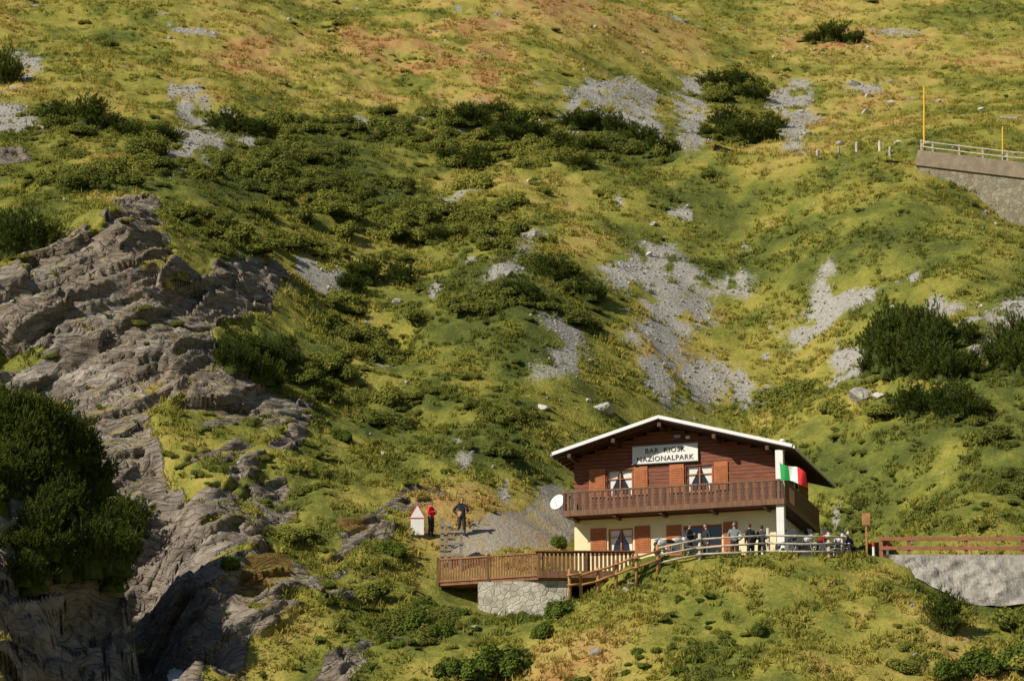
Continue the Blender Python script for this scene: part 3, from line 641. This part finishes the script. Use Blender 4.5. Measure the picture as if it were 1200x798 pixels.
def window(name,u0,u1,w0,w1,cur='v'):
    mb=MB(); v=.10; t=.07
    for a,b,c,d_ in ((u0,u1,w1-t,w1),(u0,u1,w0,w0+t),(u0,u0+t,w0+t,w1-t),(u1-t,u1,w0+t,w1-t)): mb.box((a,v,c),(b,v+.08,d_),mShut)
    um=(u0+u1)/2; mb.box((um-.035,v-.003,w0+t),(um+.035,v+.077,w1-t),mShut); mb.box((u0+t,v+.01,(w0+w1)/2+.18),(u1-t,v+.05,(w0+w1)/2+.215),mShut)
    mb.box((u0+.01,v+.09,w0+.01),(u1-.01,v+.13,w1-.01),mGlass)
    z=v+.085
    if cur=='v':
        for a,b in ((u0+t,um-.05),(u1-t,um+.05)):
            vs=[(a,z,w1-t),(b,z,w1-t),((a+b)/2+(b-a)*.25,z-.0,w1-t-(w1-w0)*.3),(a+(b-a)*.35,z,w0+(w1-w0)*.35),(a+(b-a)*.25,z,w0+t),(a,z,w0+t)]
            mb.add(vs,[(0,1,2,3,4,5)],mCurt)
    mb.box((u0-.05,-.06,w0-.07),(u1+.05,.1,w0-.002),mShut)
    mb.obj(name,CH)
window('lower_window',*lowop[0]); window('glass_door',*lowop[1],cur=''); window('upper_window_a',*upop[0]); window('upper_window_b',*upop[1])
mb=MB()
for u0,u1,w0,w1 in [(-9.55,-8.72,1.35,2.7),(-7.25,-6.45,1.35,2.7),(-5.6,-4.82,.3,2.65),(-2.68,-1.95,.3,2.65),(-9.6,-8.76,4.3,5.75),(-7.26,-6.55,4.3,5.75),(-5.4,-4.66,4.3,5.75),(-3.1,-2.4,4.3,5.75)]:
    mb.box((u0,-.05,w0),(u1,-.004,w1),mShut)
    for j in range(int((w1-w0-.2)/.09)): mb.box((u0+.07,-.068,w0+.1+j*.09),(u1-.07,-.052,w0+.16+j*.09),mShut)
mb.obj('shutters',CH)
mb=MB(); mb.box((.001,4.4,4.2),(.05,5.4,5.5),mWhite); mb.box((.052,4.5,4.3),(.06,5.3,5.4),mGlass); mb.box((.001,1.5,3.5),(.05,2.4,5.3),mWhite); mb.box((.052,1.6,3.5),(.06,2.3,5.2),mGlass)
mb.box((.001,3.,1.2),(.05,4.,2.3),mShut); mb.box((.052,3.08,1.28),(.06,3.92,2.22),mGlass); mb.obj('side_windows',CH)
mb=MB(); bu0,bu1,bv=-10.65,.72,-1.25; b0,b1=3.2,4.42
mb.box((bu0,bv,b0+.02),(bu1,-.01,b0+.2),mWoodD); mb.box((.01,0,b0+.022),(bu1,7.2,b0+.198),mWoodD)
mb.box((bu0,bv-.05,b1-.09),(bu1+.03,bv+.07,b1),mBalc); mb.box((bu0,bv-.045,b0-.05),(bu1,bv-.004,b0+.24),mBalc)
mb.box((bu1-.07,bv+.08,b1-.09),(bu1+.03,7.2,b1-.002),mBalc); mb.box((bu1+.004,bv,b0-.05),(bu1+.045,7.2,b0+.24),mBalc)
mb.box((bu0,bv+.08,b1-.09),(bu0+.07,-.01,b1-.002),mBalc)
u=bu0+.02; k=0
while u<bu1: mb.box((u,bv-.03,b0+.2),(u+.13,bv-.005,b1-.1),mBalc if k%2 else mWoodD); u+=.2;k+=1
mb.box((bu0,bv-.004,b0+.62),(bu1,bv+.03,b0+.70),mBalc)
v=bv
while v<7.1: mb.box((bu1+.004,v,b0+.2),(bu1+.03,v+.13,b1-.1),mBalc); v+=.2
v=bv+.1
while v<-.1: mb.box((bu0+.0,v,b0+.2),(bu0+.025,v+.105,b1-.1),mBalc); v+=.145
for u in (-10.2,-8,-5.6,-3.,-.3): mb.box((u-.08,-1.2,b0-.17),(u+.08,-.01,b0+.015),mWoodD)
mb.obj('balcony',CH)
mb=MB(); mb.box((.28,-1.15,-.6),(.66,-.78,b0+.015),mWhite); mb.box((.28,-1.15,b0+.205),(.66,-.78,under(.66)-.12),mWhite); mb.obj('corner_column',CH)
mb=MB(); mb.box((-7.3,-.14,5.86),(-3.9,-.09,6.74),mWhite); 
for a,b,c,d_ in ((-7.33,-3.87,6.74,6.78),(-7.33,-3.87,5.82,5.86)): mb.box((a,-.15,c),(b,-.085,d_),mGry)
mb.obj('bar_sign_board',CH)
mDk=fl('sign_lettering',(.05,.05,.06))
for tx,wz,sz in (('BAR  KIOSK',6.37,.36),('NAZIONALPARK',5.95,.36)):
    cu=bpy.data.curves.new('lettering','FONT'); cu.body=tx; cu.size=sz; cu.align_x='CENTER'; cu.extrude=.006; cu.offset=.006; cu.space_character=1.12; o=bpy.data.objects.new('lettering',cu); S.collection.objects.link(o); o.parent=CH
    cu.materials.append(mDk); o.location=(-5.6,-.15,wz); o.rotation_euler=(math.pi/2,0,0)
mb=MB(); mb.box((-5.1,-.25,7.05),(-4.75,-.02,7.2),mGry); mb.box((-4.5,-.2,7.0),(-4.3,-.02,7.12),mWhite); mb.obj('floodlight',CH)
mb=MB(); mb.tube([(.55,-.6,5.9),(.55,-.6,6.45)],[.10,.10],mMetalW,10); mb.tube([(.55,-.6,6.45),(.55,-.6,6.54)],[.16,.14],mMetalW,10); mb.obj('vent_pipe',CH)
mb=MB(); Mx=Euler((math.radians(70),0,math.radians(-20))).to_matrix()
n=20; vs=[];fs=[]
for i in range(5):
    for k in range(n):
        r=.42*i/4; vs.append(Mx@Vector((r*math.cos(k*2*math.pi/n),r*math.sin(k*2*math.pi/n),r*r*.5))+Vector((-11.05,-.7,4.0)))
for i in range(4):
    for k in range(n): fs.append((i*n+k,i*n+(k+1)%n,(i+1)*n+(k+1)%n,(i+1)*n+k))
mb.add(vs,fs,mWhite); mb.tube([(-10.6,-.6,3.9),(-11.0,-.65,4.0)],[.03,.03],mGry,6); mb.tube([(-11.05,-.75,3.65),(-11.1,-1.15,4.05)],[.015,.015],mGry,6); mb.obj('satellite_dish',CH)
mb=MB(); mb.tube([(.75,-1.2,4.0),(.62,-1.6,5.2)],[.025,.02],mWhite,6); mb.obj('flag_pole',CH)
gcol=[fl('flag_green',(.02,.33,.08)),fl('flag_white',(.78,.78,.75)),fl('flag_red',(.60,.02,.02))]
mb=MB(); nu,nv=24,12
def fp(i,j):
    a=i/nu;b=j/nv; return (.60+a*1.35+b*.06,-1.60-.14*math.sin(a*9+b*1.5)*(.3+a)-.25*a,5.15-.42*a-a*a*.15-b*(.85-.1*a)-.06*math.sin(a*7+b*2))
for i in range(nu):
    for j in range(nv): mb.add([fp(i,j),fp(i+1,j),fp(i+1,j+1),fp(i,j+1)],[(0,1,2,3)],gcol[min(2,i*3//nu)])
mb.obj('italian_flag',CH,smooth=True)
# ---------------------------------------------------------------- deck + masonry
A_=at(513,685,158.5);B_=at(632,672,156.6);C_=at(742,672,156.6); dz=27.35
for p_ in (A_,B_,C_): p_.z=dz
DK=empty('wooden_deck',(0,0,0))
mb=MB(); poly=[A_,B_,C_,Vector((5.9,161.5,dz)),Vector((2.6,162.2,dz)),Vector((-3.2,160,dz))]
n=len(poly); mb.add([(p.x,p.y,dz) for p in poly]+[(p.x,p.y,dz-.2) for p in poly],[tuple(range(n)),tuple(range(2*n-1,n-1,-1))]+[(i,n+i,n+(i+1)%n,(i+1)%n) for i in range(n)],mDeck); mb.obj('deck_floor',DK)
mb=MB()
def slat_rail(mb,p,q,h0,h1,mat,step,wd):
    d=(q-p); L=d.length; d=d/L; k=0.
    while k<L: c=p+d*k; mb.beam(c+Vector((0,0,h0)),c+Vector((0,0,h1)),wd,.03,mat); k+=step
    for hh in (h1,h0+.12): mb.beam(p+Vector((0,-.03,hh)),q+Vector((0,-.03,hh)),.07,.08,mat)
slat_rail(mb,A_,B_,-.12,1.1,mDeck,.14,.09); slat_rail(mb,B_,C_,-.1,1.12,mBalc,.2,.13)
mb.beam(B_+Vector((-.2,-.06,1.16)),C_+Vector((.1,-.06,1.16)),.2,.06,mBalc); mb.beam(B_+Vector((-.1,-.12,.02)),C_+Vector((.0,-.12,.02)),.1,.34,mBalc)
for p_ in (A_,B_,(A_+B_)/2,C_,(B_+C_)/2): mb.beam(p_+Vector((0,-.05,-.2)),p_+Vector((0,-.05,1.2)),.12,.12,mBalc)
mb.obj('deck_railing',DK)
mb=MB(); a=at(560,700,157.3); b=at(632,700,156.8); c=at(668,700,156.8)
for p_,q_,zt in ((a,b,dz-.22),(b,c,dz-.22)):
    for k in range(8):
        p1=p_.lerp(q_,k/8); p2=p_.lerp(q_,(k+1)/8)
        mb.add([(p1.x,p1.y-.05,24.3),(p2.x,p2.y-.05,24.3),(p2.x,p2.y,zt),(p1.x,p1.y,zt),(p1.x,p1.y+.6,24.3),(p2.x,p2.y+.6,24.3),(p2.x,p2.y+.6,zt),(p1.x,p1.y+.6,zt)],[(0,1,2,3),(3,2,6,7),(0,3,7,4),(1,5,6,2)],mMas)
mb.obj('masonry_wall')
# ---------------------------------------------------------------- fences
def log(mb,p,q,r,mat): 
    p=Vector(p);q=Vector(q); mid=(p+q)/2+Vector((0,0,random.uniform(-.03,.03))); mb.tube([p,mid,q],[r*random.uniform(.9,1.1),r,r*random.uniform(.85,1)],mat,8)
def rail_fence(name,P,hts,ph,mat,r=.05,pr=.08,over=.15):
    mb=MB()
    for p in P: mb.tube([p-Vector((0,0,.3)),p+Vector((random.uniform(-.03,.03),0,ph*random.uniform(.95,1.08)))],[pr,pr*.9],mat,8)
    for p,q in zip(P,P[1:]):
        d=(q-p).normalized()
        for h_ in hts: log(mb,p-d*over+Vector((0,-pr-.02,h_+random.uniform(-.04,.04))),q+d*over+Vector((0,-pr-.02,h_+random.uniform(-.04,.04))),r,mat)
    return mb.obj(name,smooth=True)
rail_fence('split_rail_fence',[at(668,697,152.8),at(681,697,153.1),at(701,692,153.3),at(722,685,153.5),at(746,676,153.6),at(771,668,153.8)],[.45,.95],1.15,mFence,.055,.085)
rail_fence('split_rail_fence',[at(771,668,153.8)+Vector((.05,.1,0)),at(820,659,153.9),at(901,654,154.),at(972,655,154.),at(988,656,154.6)],[.35,.72,1.08],1.35,mFenceG,.05,.09)
mb=MB(); ps=[at(p,663,154.9) for p in (1033,1066,1133,1200,1270,1340)]
for p in ps: p.z=TZ-.05; mb.beam(p,p+Vector((0,0,1.1)),.16,.16,mRed)
for p,q in zip(ps,ps[1:]):
    for h_ in (.5,.95): mb.beam(p+Vector((0,-.1,h_)),q+Vector((0,-.1,h_)),.06,.17,mRed)
mb.obj('wooden_guardrail')
# old concrete revetment under the guardrail, its flat top flush with the road shoulder
nu,nv=150,22; mb=MB(); vs=[];fs=[]
x0=at(1036,665,154.4).x; x1=x0+20
for i in range(nu+1):
    xx=x0+(x1-x0)*i/nu; dp=2.6*min(1,(i/nu)*4+.2)
    for j in range(nv+1):
        if j<2: vs.append((xx,155.-.4*j,TZ+.012+.01*j)); continue
        t=(j-2)/(nv-2); nn=float(fbm3(np.array([xx]),np.array([t*dp*1.2]),np.array([0.]),1.1,4,7)[0])-.5
        vs.append((xx,154.2-t*dp*.45-nn*1.0*min(1,t*5),TZ+.03-t*dp+nn*.25*min(1,t*5)))
for i in range(nu):
    for j in range(nv): fs.append((i*(nv+1)+j,i*(nv+1)+j+1,(i+1)*(nv+1)+j+1,(i+1)*(nv+1)+j))
mb.add(vs,fs,mEdge); mb.obj('road_edge_revetment')
mb=MB(); a=at(518,655,160.6)
for dx in (0,.38,.95): mb.beam((a.x+dx,a.y,a.z-.6),(a.x+dx,a.y,a.z+2.1-dx*.6),.16,.16,mGate)
for k in range(6): mb.beam((a.x-.1,a.y-.1,a.z+.15+.3*k),(a.x+(.55 if k%2 else 1.1),a.y-.1,a.z+.18+.3*k),.07,.12,mGate)
mb.obj('wooden_gate')
b=hit(489,629,158); SG=empty('warning_sign',b)
mb=MB(); mb.tube([(0,0,-.2),(0,0,1.6)],[.035,.035],mGry,8); mb.obj('post',SG)
def tri(mb,r,y,z,mat): mb.add([(r*math.sin(t),y,z+r*math.cos(t)) for t in (0,2*math.pi/3,4*math.pi/3)]+[(r*math.sin(t),y+.02,z+r*math.cos(t)) for t in (0,2*math.pi/3,4*math.pi/3)],[(0,2,1),(3,4,5),(0,1,4,3),(1,2,5,4),(2,0,3,5)],mat)
mb=MB(); tri(mb,.5,-.06,1.18,gcol[2]); tri(mb,.41,-.066,1.18,mWhite); mb.box((-.33,-.06,.1),(.33,-.04,.9),mWhite); mb.obj('plates',SG)
b=at(1016,660,155.3); b.z=TZ; SG=empty('signpost',b); mb=MB(); mb.beam((0,0,0),(0,0,2.2),.09,.09,mFence); mb.box((-.2,-.08,1.65),(.2,-.047,2.25),mFence); mb.obj('post_and_board',SG)
mb=MB(); 
for px in (1024,1040): p=at(px,655,155.); mb.tube([(p.x,p.y,TZ),(p.x,p.y,TZ+.55)],[.07,.06],mWhite,8); mb.tube([(p.x,p.y,TZ+.55),(p.x,p.y,TZ+.8)],[.072,.07],gcol[2],8)
mb.obj('road_marker_posts')
# ---------------------------------------------------------------- upper road
mb=MB(); W0=at(1075,181,220.9); W1=at(1200,196,218.2); W2=W1+(W1-W0)
for p_,q_ in ((W0,W1),(W1,W2)):
    for k in range(6):
        p1=p_.lerp(q_,k/6);p2=p_.lerp(q_,(k+1)/6); 
        mb.beam(p1+Vector((0,-.2,-.42)),p2+Vector((0,-.2,-.42)),.9,1.1,mConc)
        mb.add([(p1.x,p1.y-.9,p1.z-8),(p2.x,p2.y-.9,p2.z-8),(p2.x,p2.y-.5,p2.z-.96),(p1.x,p1.y-.5,p1.z-.96)],[(0,1,2,3)],mMas2)
        mb.add([(p1.x,p1.y+.2,p1.z-8),(p2.x,p2.y+.2,p2.z-8),(p2.x,p2.y+.2,p2.z-.96),(p1.x,p1.y+.2,p1.z-.96)],[(3,2,1,0)],mMas2)
p=W0; mb.add([(p.x,p.y-.9,p.z-8),(p.x,p.y-.5,p.z-.96),(p.x,p.y+.2,p.z-.96),(p.x,p.y+.2,p.z-8)],[(0,1,2,3)],mMas2)
mb.obj('road_retaining_wall')
mb=MB(); vs=[];fs=[]
for i,xx in enumerate(np.linspace(15,62,40)):
    ye=float(np.interp(xx,YE_X,YE_Y)); z0=max(gz(xx,ye+1.2),gz(xx,ye+5.4))+.03; vs+=[(xx,ye+1.,z0),(xx,ye+5.6,z0)]
fs=[(2*i,2*i+2,2*i+3,2*i+1) for i in range(39)]; mb.add(vs,fs,mAsph); mb.obj('mountain_road')
mb=MB(); mb.add([(17.2,155.02,TZ+.02),(60,155.02,TZ+.02),(60,159.6,TZ+.02),(17.2,159.6,TZ+.02),(8,155.2,TZ+.02),(8,158,TZ+.02)],[(0,1,2,3),(4,0,3,5)],mAsph); mb.obj('terrace_pavement')
def pole(name,px,row0,row1,y,mat,r=.06):
    a=at(px,row0,y); b=at(px,row1,y); mb=MB(); mb.tube([a,b],[r,r*.9],mat,8); mb.tube([b,b+Vector((0,0,.1))],[r*1.2,r*.6],mat,8); mb.tube([a-Vector((0,0,.6)),a+Vector((0,0,.35))],[r*1.6,r*1.5],mGry,8); mb.obj(name)
pole('snow_pole',1083,180,103,221.3,mYel,.075); pole('snow_pole',1175,186,150,219.2,mYel,.06)
mb=MB(); P_=[W0+Vector((.3,.1,.1)),W0.lerp(W1,.15)+Vector((0,.1,.1)),W0.lerp(W1,.4)+Vector((0,.1,.1)),W0.lerp(W1,.62)+Vector((0,.1,.1)),W0.lerp(W1,.85)+Vector((0,.1,.1)),W1+Vector((.5,.1,.1)),W2]
for p_ in P_: mb.beam(p_,p_+Vector((0,0,1.0)),.11,.11,mFenceG)
for p_,q_ in zip(P_,P_[1:]):
    for h_ in (.5,.9): mb.beam(p_+Vector((0,-.09,h_)),q_+Vector((0,-.09,h_)),.05,.07,mFenceG)
mb.obj('roadside_railing')
for px,row in ((983,177),(1004,172),(1043,176),(1031,171),(958,180)):
    p=hit(px,row+6); mb=MB(); k=random.uniform(.5,.9); mb.tube([(0,0,-.3),(0,0,.75*k),(.02,0,.9*k)],[.12,.11,.07],mStone,8); mb.obj('stone_bollard',loc=p)
# ---------------------------------------------------------------- cascade tumbling over the rocks at the gorge mouth
c0=hit(205,787); c1=hit(222,800); mb=MB(); vs=[];fs=[]; ns_,nw_=16,6; print('cascade',c0,c1)
a0=Vector((c0.x,c0.y,c0.z)); a1=Vector((c1.x,c1.y-.3,c1.z-.5)); a2=a1+Vector((.3,-3.5,-2.6))
for i in range(ns_+1):
    t=i/ns_; c=(a0.lerp(a1,t*2) if t<.5 else a1.lerp(a2,t*2-1)); wd=.30+.55*min(1,t*2)
    for k in range(nw_+1):
        u=(k/nw_-.5)*2; vs.append((c.x+u*wd+.06*math.sin(i*2.1),c.y-.25-.12*(1-u*u)+.05*math.sin(i*1.3+k*2.),c.z+.12*(1-u*u)+.05*math.sin(k*2.7+i)))
for i in range(ns_):
    for k in range(nw_): fs.append((i*(nw_+1)+k,i*(nw_+1)+k+1,(i+1)*(nw_+1)+k+1,(i+1)*(nw_+1)+k))
mWat=M_plain('foaming_water',(.66,.70,.72),.3,.4,2,stretch=(3,1,1),bump=.6)
mb.add(vs,fs,mWat); mb.obj('mountain_stream',smooth=True)
# ---------------------------------------------------------------- people
mSkin=fl('skin',(.50,.28,.19),.5)
mLip=fl('lips',(.35,.10,.08))
def person(name,loc,yaw,jacket,trous,hair,hgt=1.78,pose='stand',helmet=None,lean=0.):
    k=hgt/1.75; b_=1.14
    J={'pel':(0,0,.95,.135,.12),'wai':(0,0,1.1,.14,.115),'che':(0,-.01,1.30,.165,.125),'nb':(0,.0,1.46,.085,.075),'nk':(0,-.01,1.53,.054,.054),'hd':(0,-.015,1.60,.06,.06)}
    for s_,q in (('l',1),('r',-1)):
        J['hip'+s_]=(q*.09,0,.90,.10,.10); J['kn'+s_]=(q*.12,-.02,.5,.075,.075); J['an'+s_]=(q*.13,.02,.10,.052,.052); J['to'+s_]=(q*.15,-.16,.045,.045,.035)
        J['sh'+s_]=(q*.195,0,1.41,.078,.078); J['el'+s_]=(q*.27,.03,1.14,.06,.06); J['wr'+s_]=(q*.25,-.07,.90,.038,.038); J['ha'+s_]=(q*.245,-.10,.82,.035,.025)
    def setj(n_,p): J[n_]=(*p,*J[n_][3:])
    if pose in('fold','phone'):
        for s_,q in (('l',1),('r',-1)): setj('el'+s_,(q*.28,.0,1.15)); setj('wr'+s_,(q*.09,-.24,1.22)); setj('ha'+s_,(q*.03,-.26,1.27))
    if pose=='hip':
        setj('elr',(-.40,.06,1.18)); setj('wrr',(-.22,-.03,1.0)); setj('har',(-.17,-.07,1.0)); setj('ell',(.29,-.05,1.15)); setj('wrl',(.15,-.26,1.2)); setj('hal',(.12,-.31,1.25))
    if pose=='sit':
        dz_=-.47
        for n_ in list(J): 
            if n_[:2] in('pe','wa','ch','nb','nk','hd','sh','el','wr','ha','hi'): a=J[n_]; J[n_]=(a[0],a[1],a[2]+dz_,a[3],a[4])
        for s_,q in (('l',1),('r',-1)): setj('kn'+s_,(q*.13,-.44,.50)); setj('an'+s_,(q*.13,-.42,.10)); setj('to'+s_,(q*.14,-.60,.045)); setj('wr'+s_,(q*.12,-.33,.62)); setj('ha'+s_,(q*.1,-.41,.6)); setj('el'+s_,(q*.25,-.05,.68))
    if lean:
        c_,s2=math.cos(lean),math.sin(lean); pz=J['pel'][2]
        for n_ in J:
            if n_[:2] in('wa','ch','nb','nk','hd','sh','el','wr','ha'):
                a=J[n_]; y_,z_=a[1],a[2]-pz; J[n_]=(a[0],y_*c_-z_*s2,pz+z_*c_+y_*s2,a[3],a[4])
    E=[('pel','wai'),('wai','che'),('che','nb'),('nb','nk'),('nk','hd')]
    for s_ in 'lr': E+=[('pel','hip'+s_),('hip'+s_,'kn'+s_),('kn'+s_,'an'+s_),('an'+s_,'to'+s_),('che','sh'+s_),('sh'+s_,'el'+s_),('el'+s_,'wr'+s_),('wr'+s_,'ha'+s_)]
    names=list(J); me=bpy.data.meshes.new('sk'); me.from_pydata([J[n_][:3] for n_ in names],[(names.index(a),names.index(b)) for a,b in E],[])
    ob=bpy.data.objects.new('sk',me); S.collection.objects.link(ob); ob.modifiers.new('s','SKIN'); md=ob.modifiers.new('u','SUBSURF'); md.levels=2; md.render_levels=2
    for i,n_ in enumerate(names): sv=me.skin_vertices[0].data[i]; sv.radius=[r_*b_ for r_ in J[n_][3:5]]; sv.use_root=(n_=='pel')
    dg=bpy.context.evaluated_depsgraph_get(); em=bpy.data.meshes.new_from_object(ob.evaluated_get(dg)); bpy.data.objects.remove(ob)
    seg=[]
    for a,b in E:
        mt=jacket
        if a[:2] in('hi','kn') or b[:3]=='hip': mt=trous
        if a[:2]=='an': mt=mBlk
        if a[:2]=='wr' or a=='nk': mt=mSkin
        seg.append((Vector(J[a][:3]),Vector(J[b][:3]),mt))
    mb=MB(); vs=[v.co.copy() for v in em.vertices]
    groups={}
    for f in em.polygons:
        c=f.center; best=None;bd=9
        for a,b,mt in seg:
            e=b-a; t=max(0,min(1,(c-a).dot(e)/e.length_squared)); d_=(c-a-e*t).length
            if d_<bd: bd=d_;best=mt
        groups.setdefault(best,[]).append(tuple(f.vertices))
    mb.v=[tuple(v) for v in vs]
    for mt,fs in groups.items(): k_=mb.mi(mt); mb.f+=fs; mb.m+=[k_]*len(fs)
    bpy.data.meshes.remove(em)
    hc=Vector(J['hd'][:3])+Vector((0,-.01,.075)); n_=20;m2=16; vs=[];
    for i in range(m2+1):
        ph=math.pi*i/m2
        for q in range(n_):
            t=2*math.pi*q/n_; sx_=math.sin(ph)*math.cos(t); sy_=math.sin(ph)*math.sin(t); cz=math.cos(ph)
            x_=.076*sx_;y_=.095*sy_;z_=.118*cz
            if cz<0: x_*=1+.28*cz; y_*=1+.12*cz
            if sy_<-.85 and -.45<cz<.1 and abs(sx_)<.2: y_-=.022*(1-abs(sx_)/.2)
            if sy_<-.5 and cz<-.6: y_-=.008
            vs.append(hc+Vector((x_,y_,z_)))
    fk=[];fh=[]
    for i in range(m2):
        for q in range(n_):
            f=(i*n_+q,(i+1)*n_+q,(i+1)*n_+(q+1)%n_,i*n_+(q+1)%n_); ph=math.pi*(i+.5)/m2; t=2*math.pi*(q+.5)/n_
            cz=math.cos(ph); sy_=math.sin(ph)*math.sin(t); (fh if (cz>.62 or (sy_>-.1 and cz>-.45)) else fk).append(f)
    o0=len(mb.v); mb.v+=[tuple(v) for v in vs]
    for L_,mt in ((fk,mSkin),(fh,helmet or hair)):
        kk=mb.mi(mt); mb.f+=[tuple(i+o0 for i in f) for f in L_]; mb.m+=[kk]*len(L_)
    mb.ell(hc+Vector((0,.014,.020)),(.084,.098,.113),helmet or hair,Euler((.25,0,0)).to_matrix(),14,8)
    for q in (1,-1):
        mb.ell(hc+Vector((q*.03,-.088,.002)),(.011,.008,.008),mBlk,None,6,4); mb.ell(hc+Vector((q*.078,.0,-.005)),(.012,.02,.032),mSkin,None,6,5)
    mb.ell(hc+Vector((0,-.082,-.055)),(.024,.008,.006),mLip,None,8,4)
    for s_,q in (('l',1),('r',-1)):
        W_=Vector(J['wr'+s_][:3]);Hh=Vector(J['ha'+s_][:3]); d_=(Hh-W_).normalized(); a=d_.cross(Vector((1,0,0))).normalized(); inn=Vector((-q,0,0))
        for j in range(4):
            b0_=Hh+a*(j-1.5)*.019; Ln=(.07,.08,.075,.06)[j]; mb.tube([b0_-d_*.01,b0_+d_*Ln*.5+inn*.008,b0_+d_*Ln+inn*.028],[.0095,.009,.007],mSkin,6)
        b0_=W_.lerp(Hh,.45)-a*.03; mb.tube([b0_,b0_-a*.025+d_*.03+inn*.01,b0_-a*.03+d_*.065+inn*.02],[.012,.011,.008],mSkin,6)
    o=mb.obj(name,smooth=True,loc=loc,rz=yaw); o.scale=(k,k,k); return o
jBlk=fl('black_jacket',(.025,.026,.03)); jRed=fl('red_jacket',(.70,.03,.03)); jGry=fl('grey_jacket',(.20,.22,.24)); jDk=fl('dark_blue_jacket',(.03,.035,.06)); tBlk=fl('black_trousers',(.02,.02,.024)); tGr=fl('grey_trousers',(.06,.06,.065)); hBr=fl('brown_hair',(.06,.035,.02)); hGy=fl('grey_hair',(.2,.19,.18))
def g2(px,row,ymin): return hit(px,row,ymin)
person('man_in_red_jacket',g2(505,629,159),math.radians(60),jRed,tBlk,hBr,1.80,'fold')
person('man_in_black',g2(541,628,159),math.radians(15),jBlk,tBlk,hBr,1.94,'hip')
def tp(px,y): p=at(px,650,y); p.z=TZ+.02; return p
person('motorcyclist',tp(808,156.2),math.radians(60),jBlk,tBlk,hBr,1.86,'fold'); person('motorcyclist',tp(828,156.6),math.radians(-60),jBlk,tGr,hBr,1.92,'stand')
person('motorcyclist',tp(861,156.3),math.radians(175),jGry,tBlk,hGy,1.92,'hip'); person('motorcyclist',tp(880,156.2),math.radians(-150),jBlk,tBlk,hBr,1.88,'stand',lean=.12)
person('motorcyclist',tp(893,156.6),math.radians(170),jDk,tBlk,hBr,1.86,'fold')
st=tp(994,155.3); person('seated_motorcyclist',st,math.radians(30),jDk,tBlk,hBr,1.75,'sit',helmet=mWhite)
mb=MB(); mb.box((-.9,-.2,.38),(.9,.2,.44),mFenceG)
for dx in (-.7,.7): mb.box((dx-.05,-.18,0),(dx+.05,.18,.379),mFenceG)
mb.obj('park_bench',loc=st+Vector((0,.03,0)),rz=math.radians(30))
# ---------------------------------------------------------------- motorcycles
def motorcycle(loc,yaw,body):
    R_=empty('parked_motorcycle',loc,yaw)
    mb=MB()
    for x_ in (-.75,.75):
        mb.torus((x_,0,.32),.27,.055,mBlk); mb.torus((x_,0,.32),.205,.02,mChr,20,6); mb.tube([(x_,-.07,.32),(x_,.07,.32)],[.06,.06],mGry,10)
        for q in range(8): t=q*math.pi/4; mb.tube([(x_,0,.32),(x_+.2*math.cos(t),0,.32+.2*math.sin(t))],[.01,.01],mChr,5)
    mb.obj('wheels',R_,smooth=True)
    mb=MB(); mb.tube([(.75,.1,.32),(.52,.1,.85),(.46,.08,1.02)],[.028,.03,.03],mChr,8); mb.tube([(.75,-.1,.32),(.52,-.1,.85),(.46,-.08,1.02)],[.028,.03,.03],mChr,8)
    mb.tube([(.42,-.36,1.02),(.47,-.15,1.08),(.47,.15,1.08),(.42,.36,1.02)],[.02,.018,.018,.02],mBlk,8); mb.tube([(.5,0,.9),(.1,0,.8),(-.35,0,.72),(-.85,0,.82)],[.04,.045,.04,.03],mGry,8)
    mb.tube([(.2,0,.75),(.15,0,.35),(-.3,0,.33),(-.75,0,.32)],[.035,.035,.035,.03],mGry,8); mb.box((-.15,-.16,.32),(.28,.16,.66),mGry); mb.tube([(.25,-.14,.4),(-.2,-.18,.28),(-.85,-.2,.42)],[.035,.04,.055],mChr,8); mb.obj('frame_and_engine',R_,smooth=False)
    mb=MB(); mb.ell((.18,0,.88),(.30,.17,.16),body); mb.ell((-.3,0,.82),(.42,.15,.08),mBlk); mb.ell((-.82,0,.86),(.22,.1,.07),body); mb.ell((.55,0,.95),(.16,.18,.17),body); mb.ell((.68,0,.96),(.06,.1,.08),mMetalW); mb.ell((.75,0,.62),(.3,.08,.05),body)
    for q in (1,-1): mb.ell((-.7,q*.27,.68),(.26,.11,.17),mBlk if q>0 else body)
    mb.add([(.62,-.17,1.05),(.62,.17,1.05),(.42,.13,1.4),(.42,-.13,1.4)],[(0,1,2,3),(3,2,1,0)],mGry)
    for q in (1,-1): mb.tube([(.44,q*.26,1.06),(.44,q*.34,1.22)],[.008,.008],mBlk,5); mb.ell((.44,q*.36,1.26),(.02,.065,.04),mBlk)
    mb.obj('bodywork',R_,smooth=True)
bSil=M_plain('silver_paint',(.5,.5,.52),.25,.05,3,spec=.6); bRed=M_plain('red_paint',(.45,.02,.02),.25,.05,3,spec=.6); bBlu=M_plain('dark_paint',(.04,.05,.07),.25,.05,3,spec=.6)
for px,y_,yw,bd in ((790,155.2,20,bSil),(925,155.2,-70,bBlu),(943,155.3,-60,bSil),(962,155.2,-70,bRed),(980,155.4,-55,bSil)):
    motorcycle(tp(px,y_),math.radians(yw),bd)
print('done',time.time()-T0,len(S.objects))
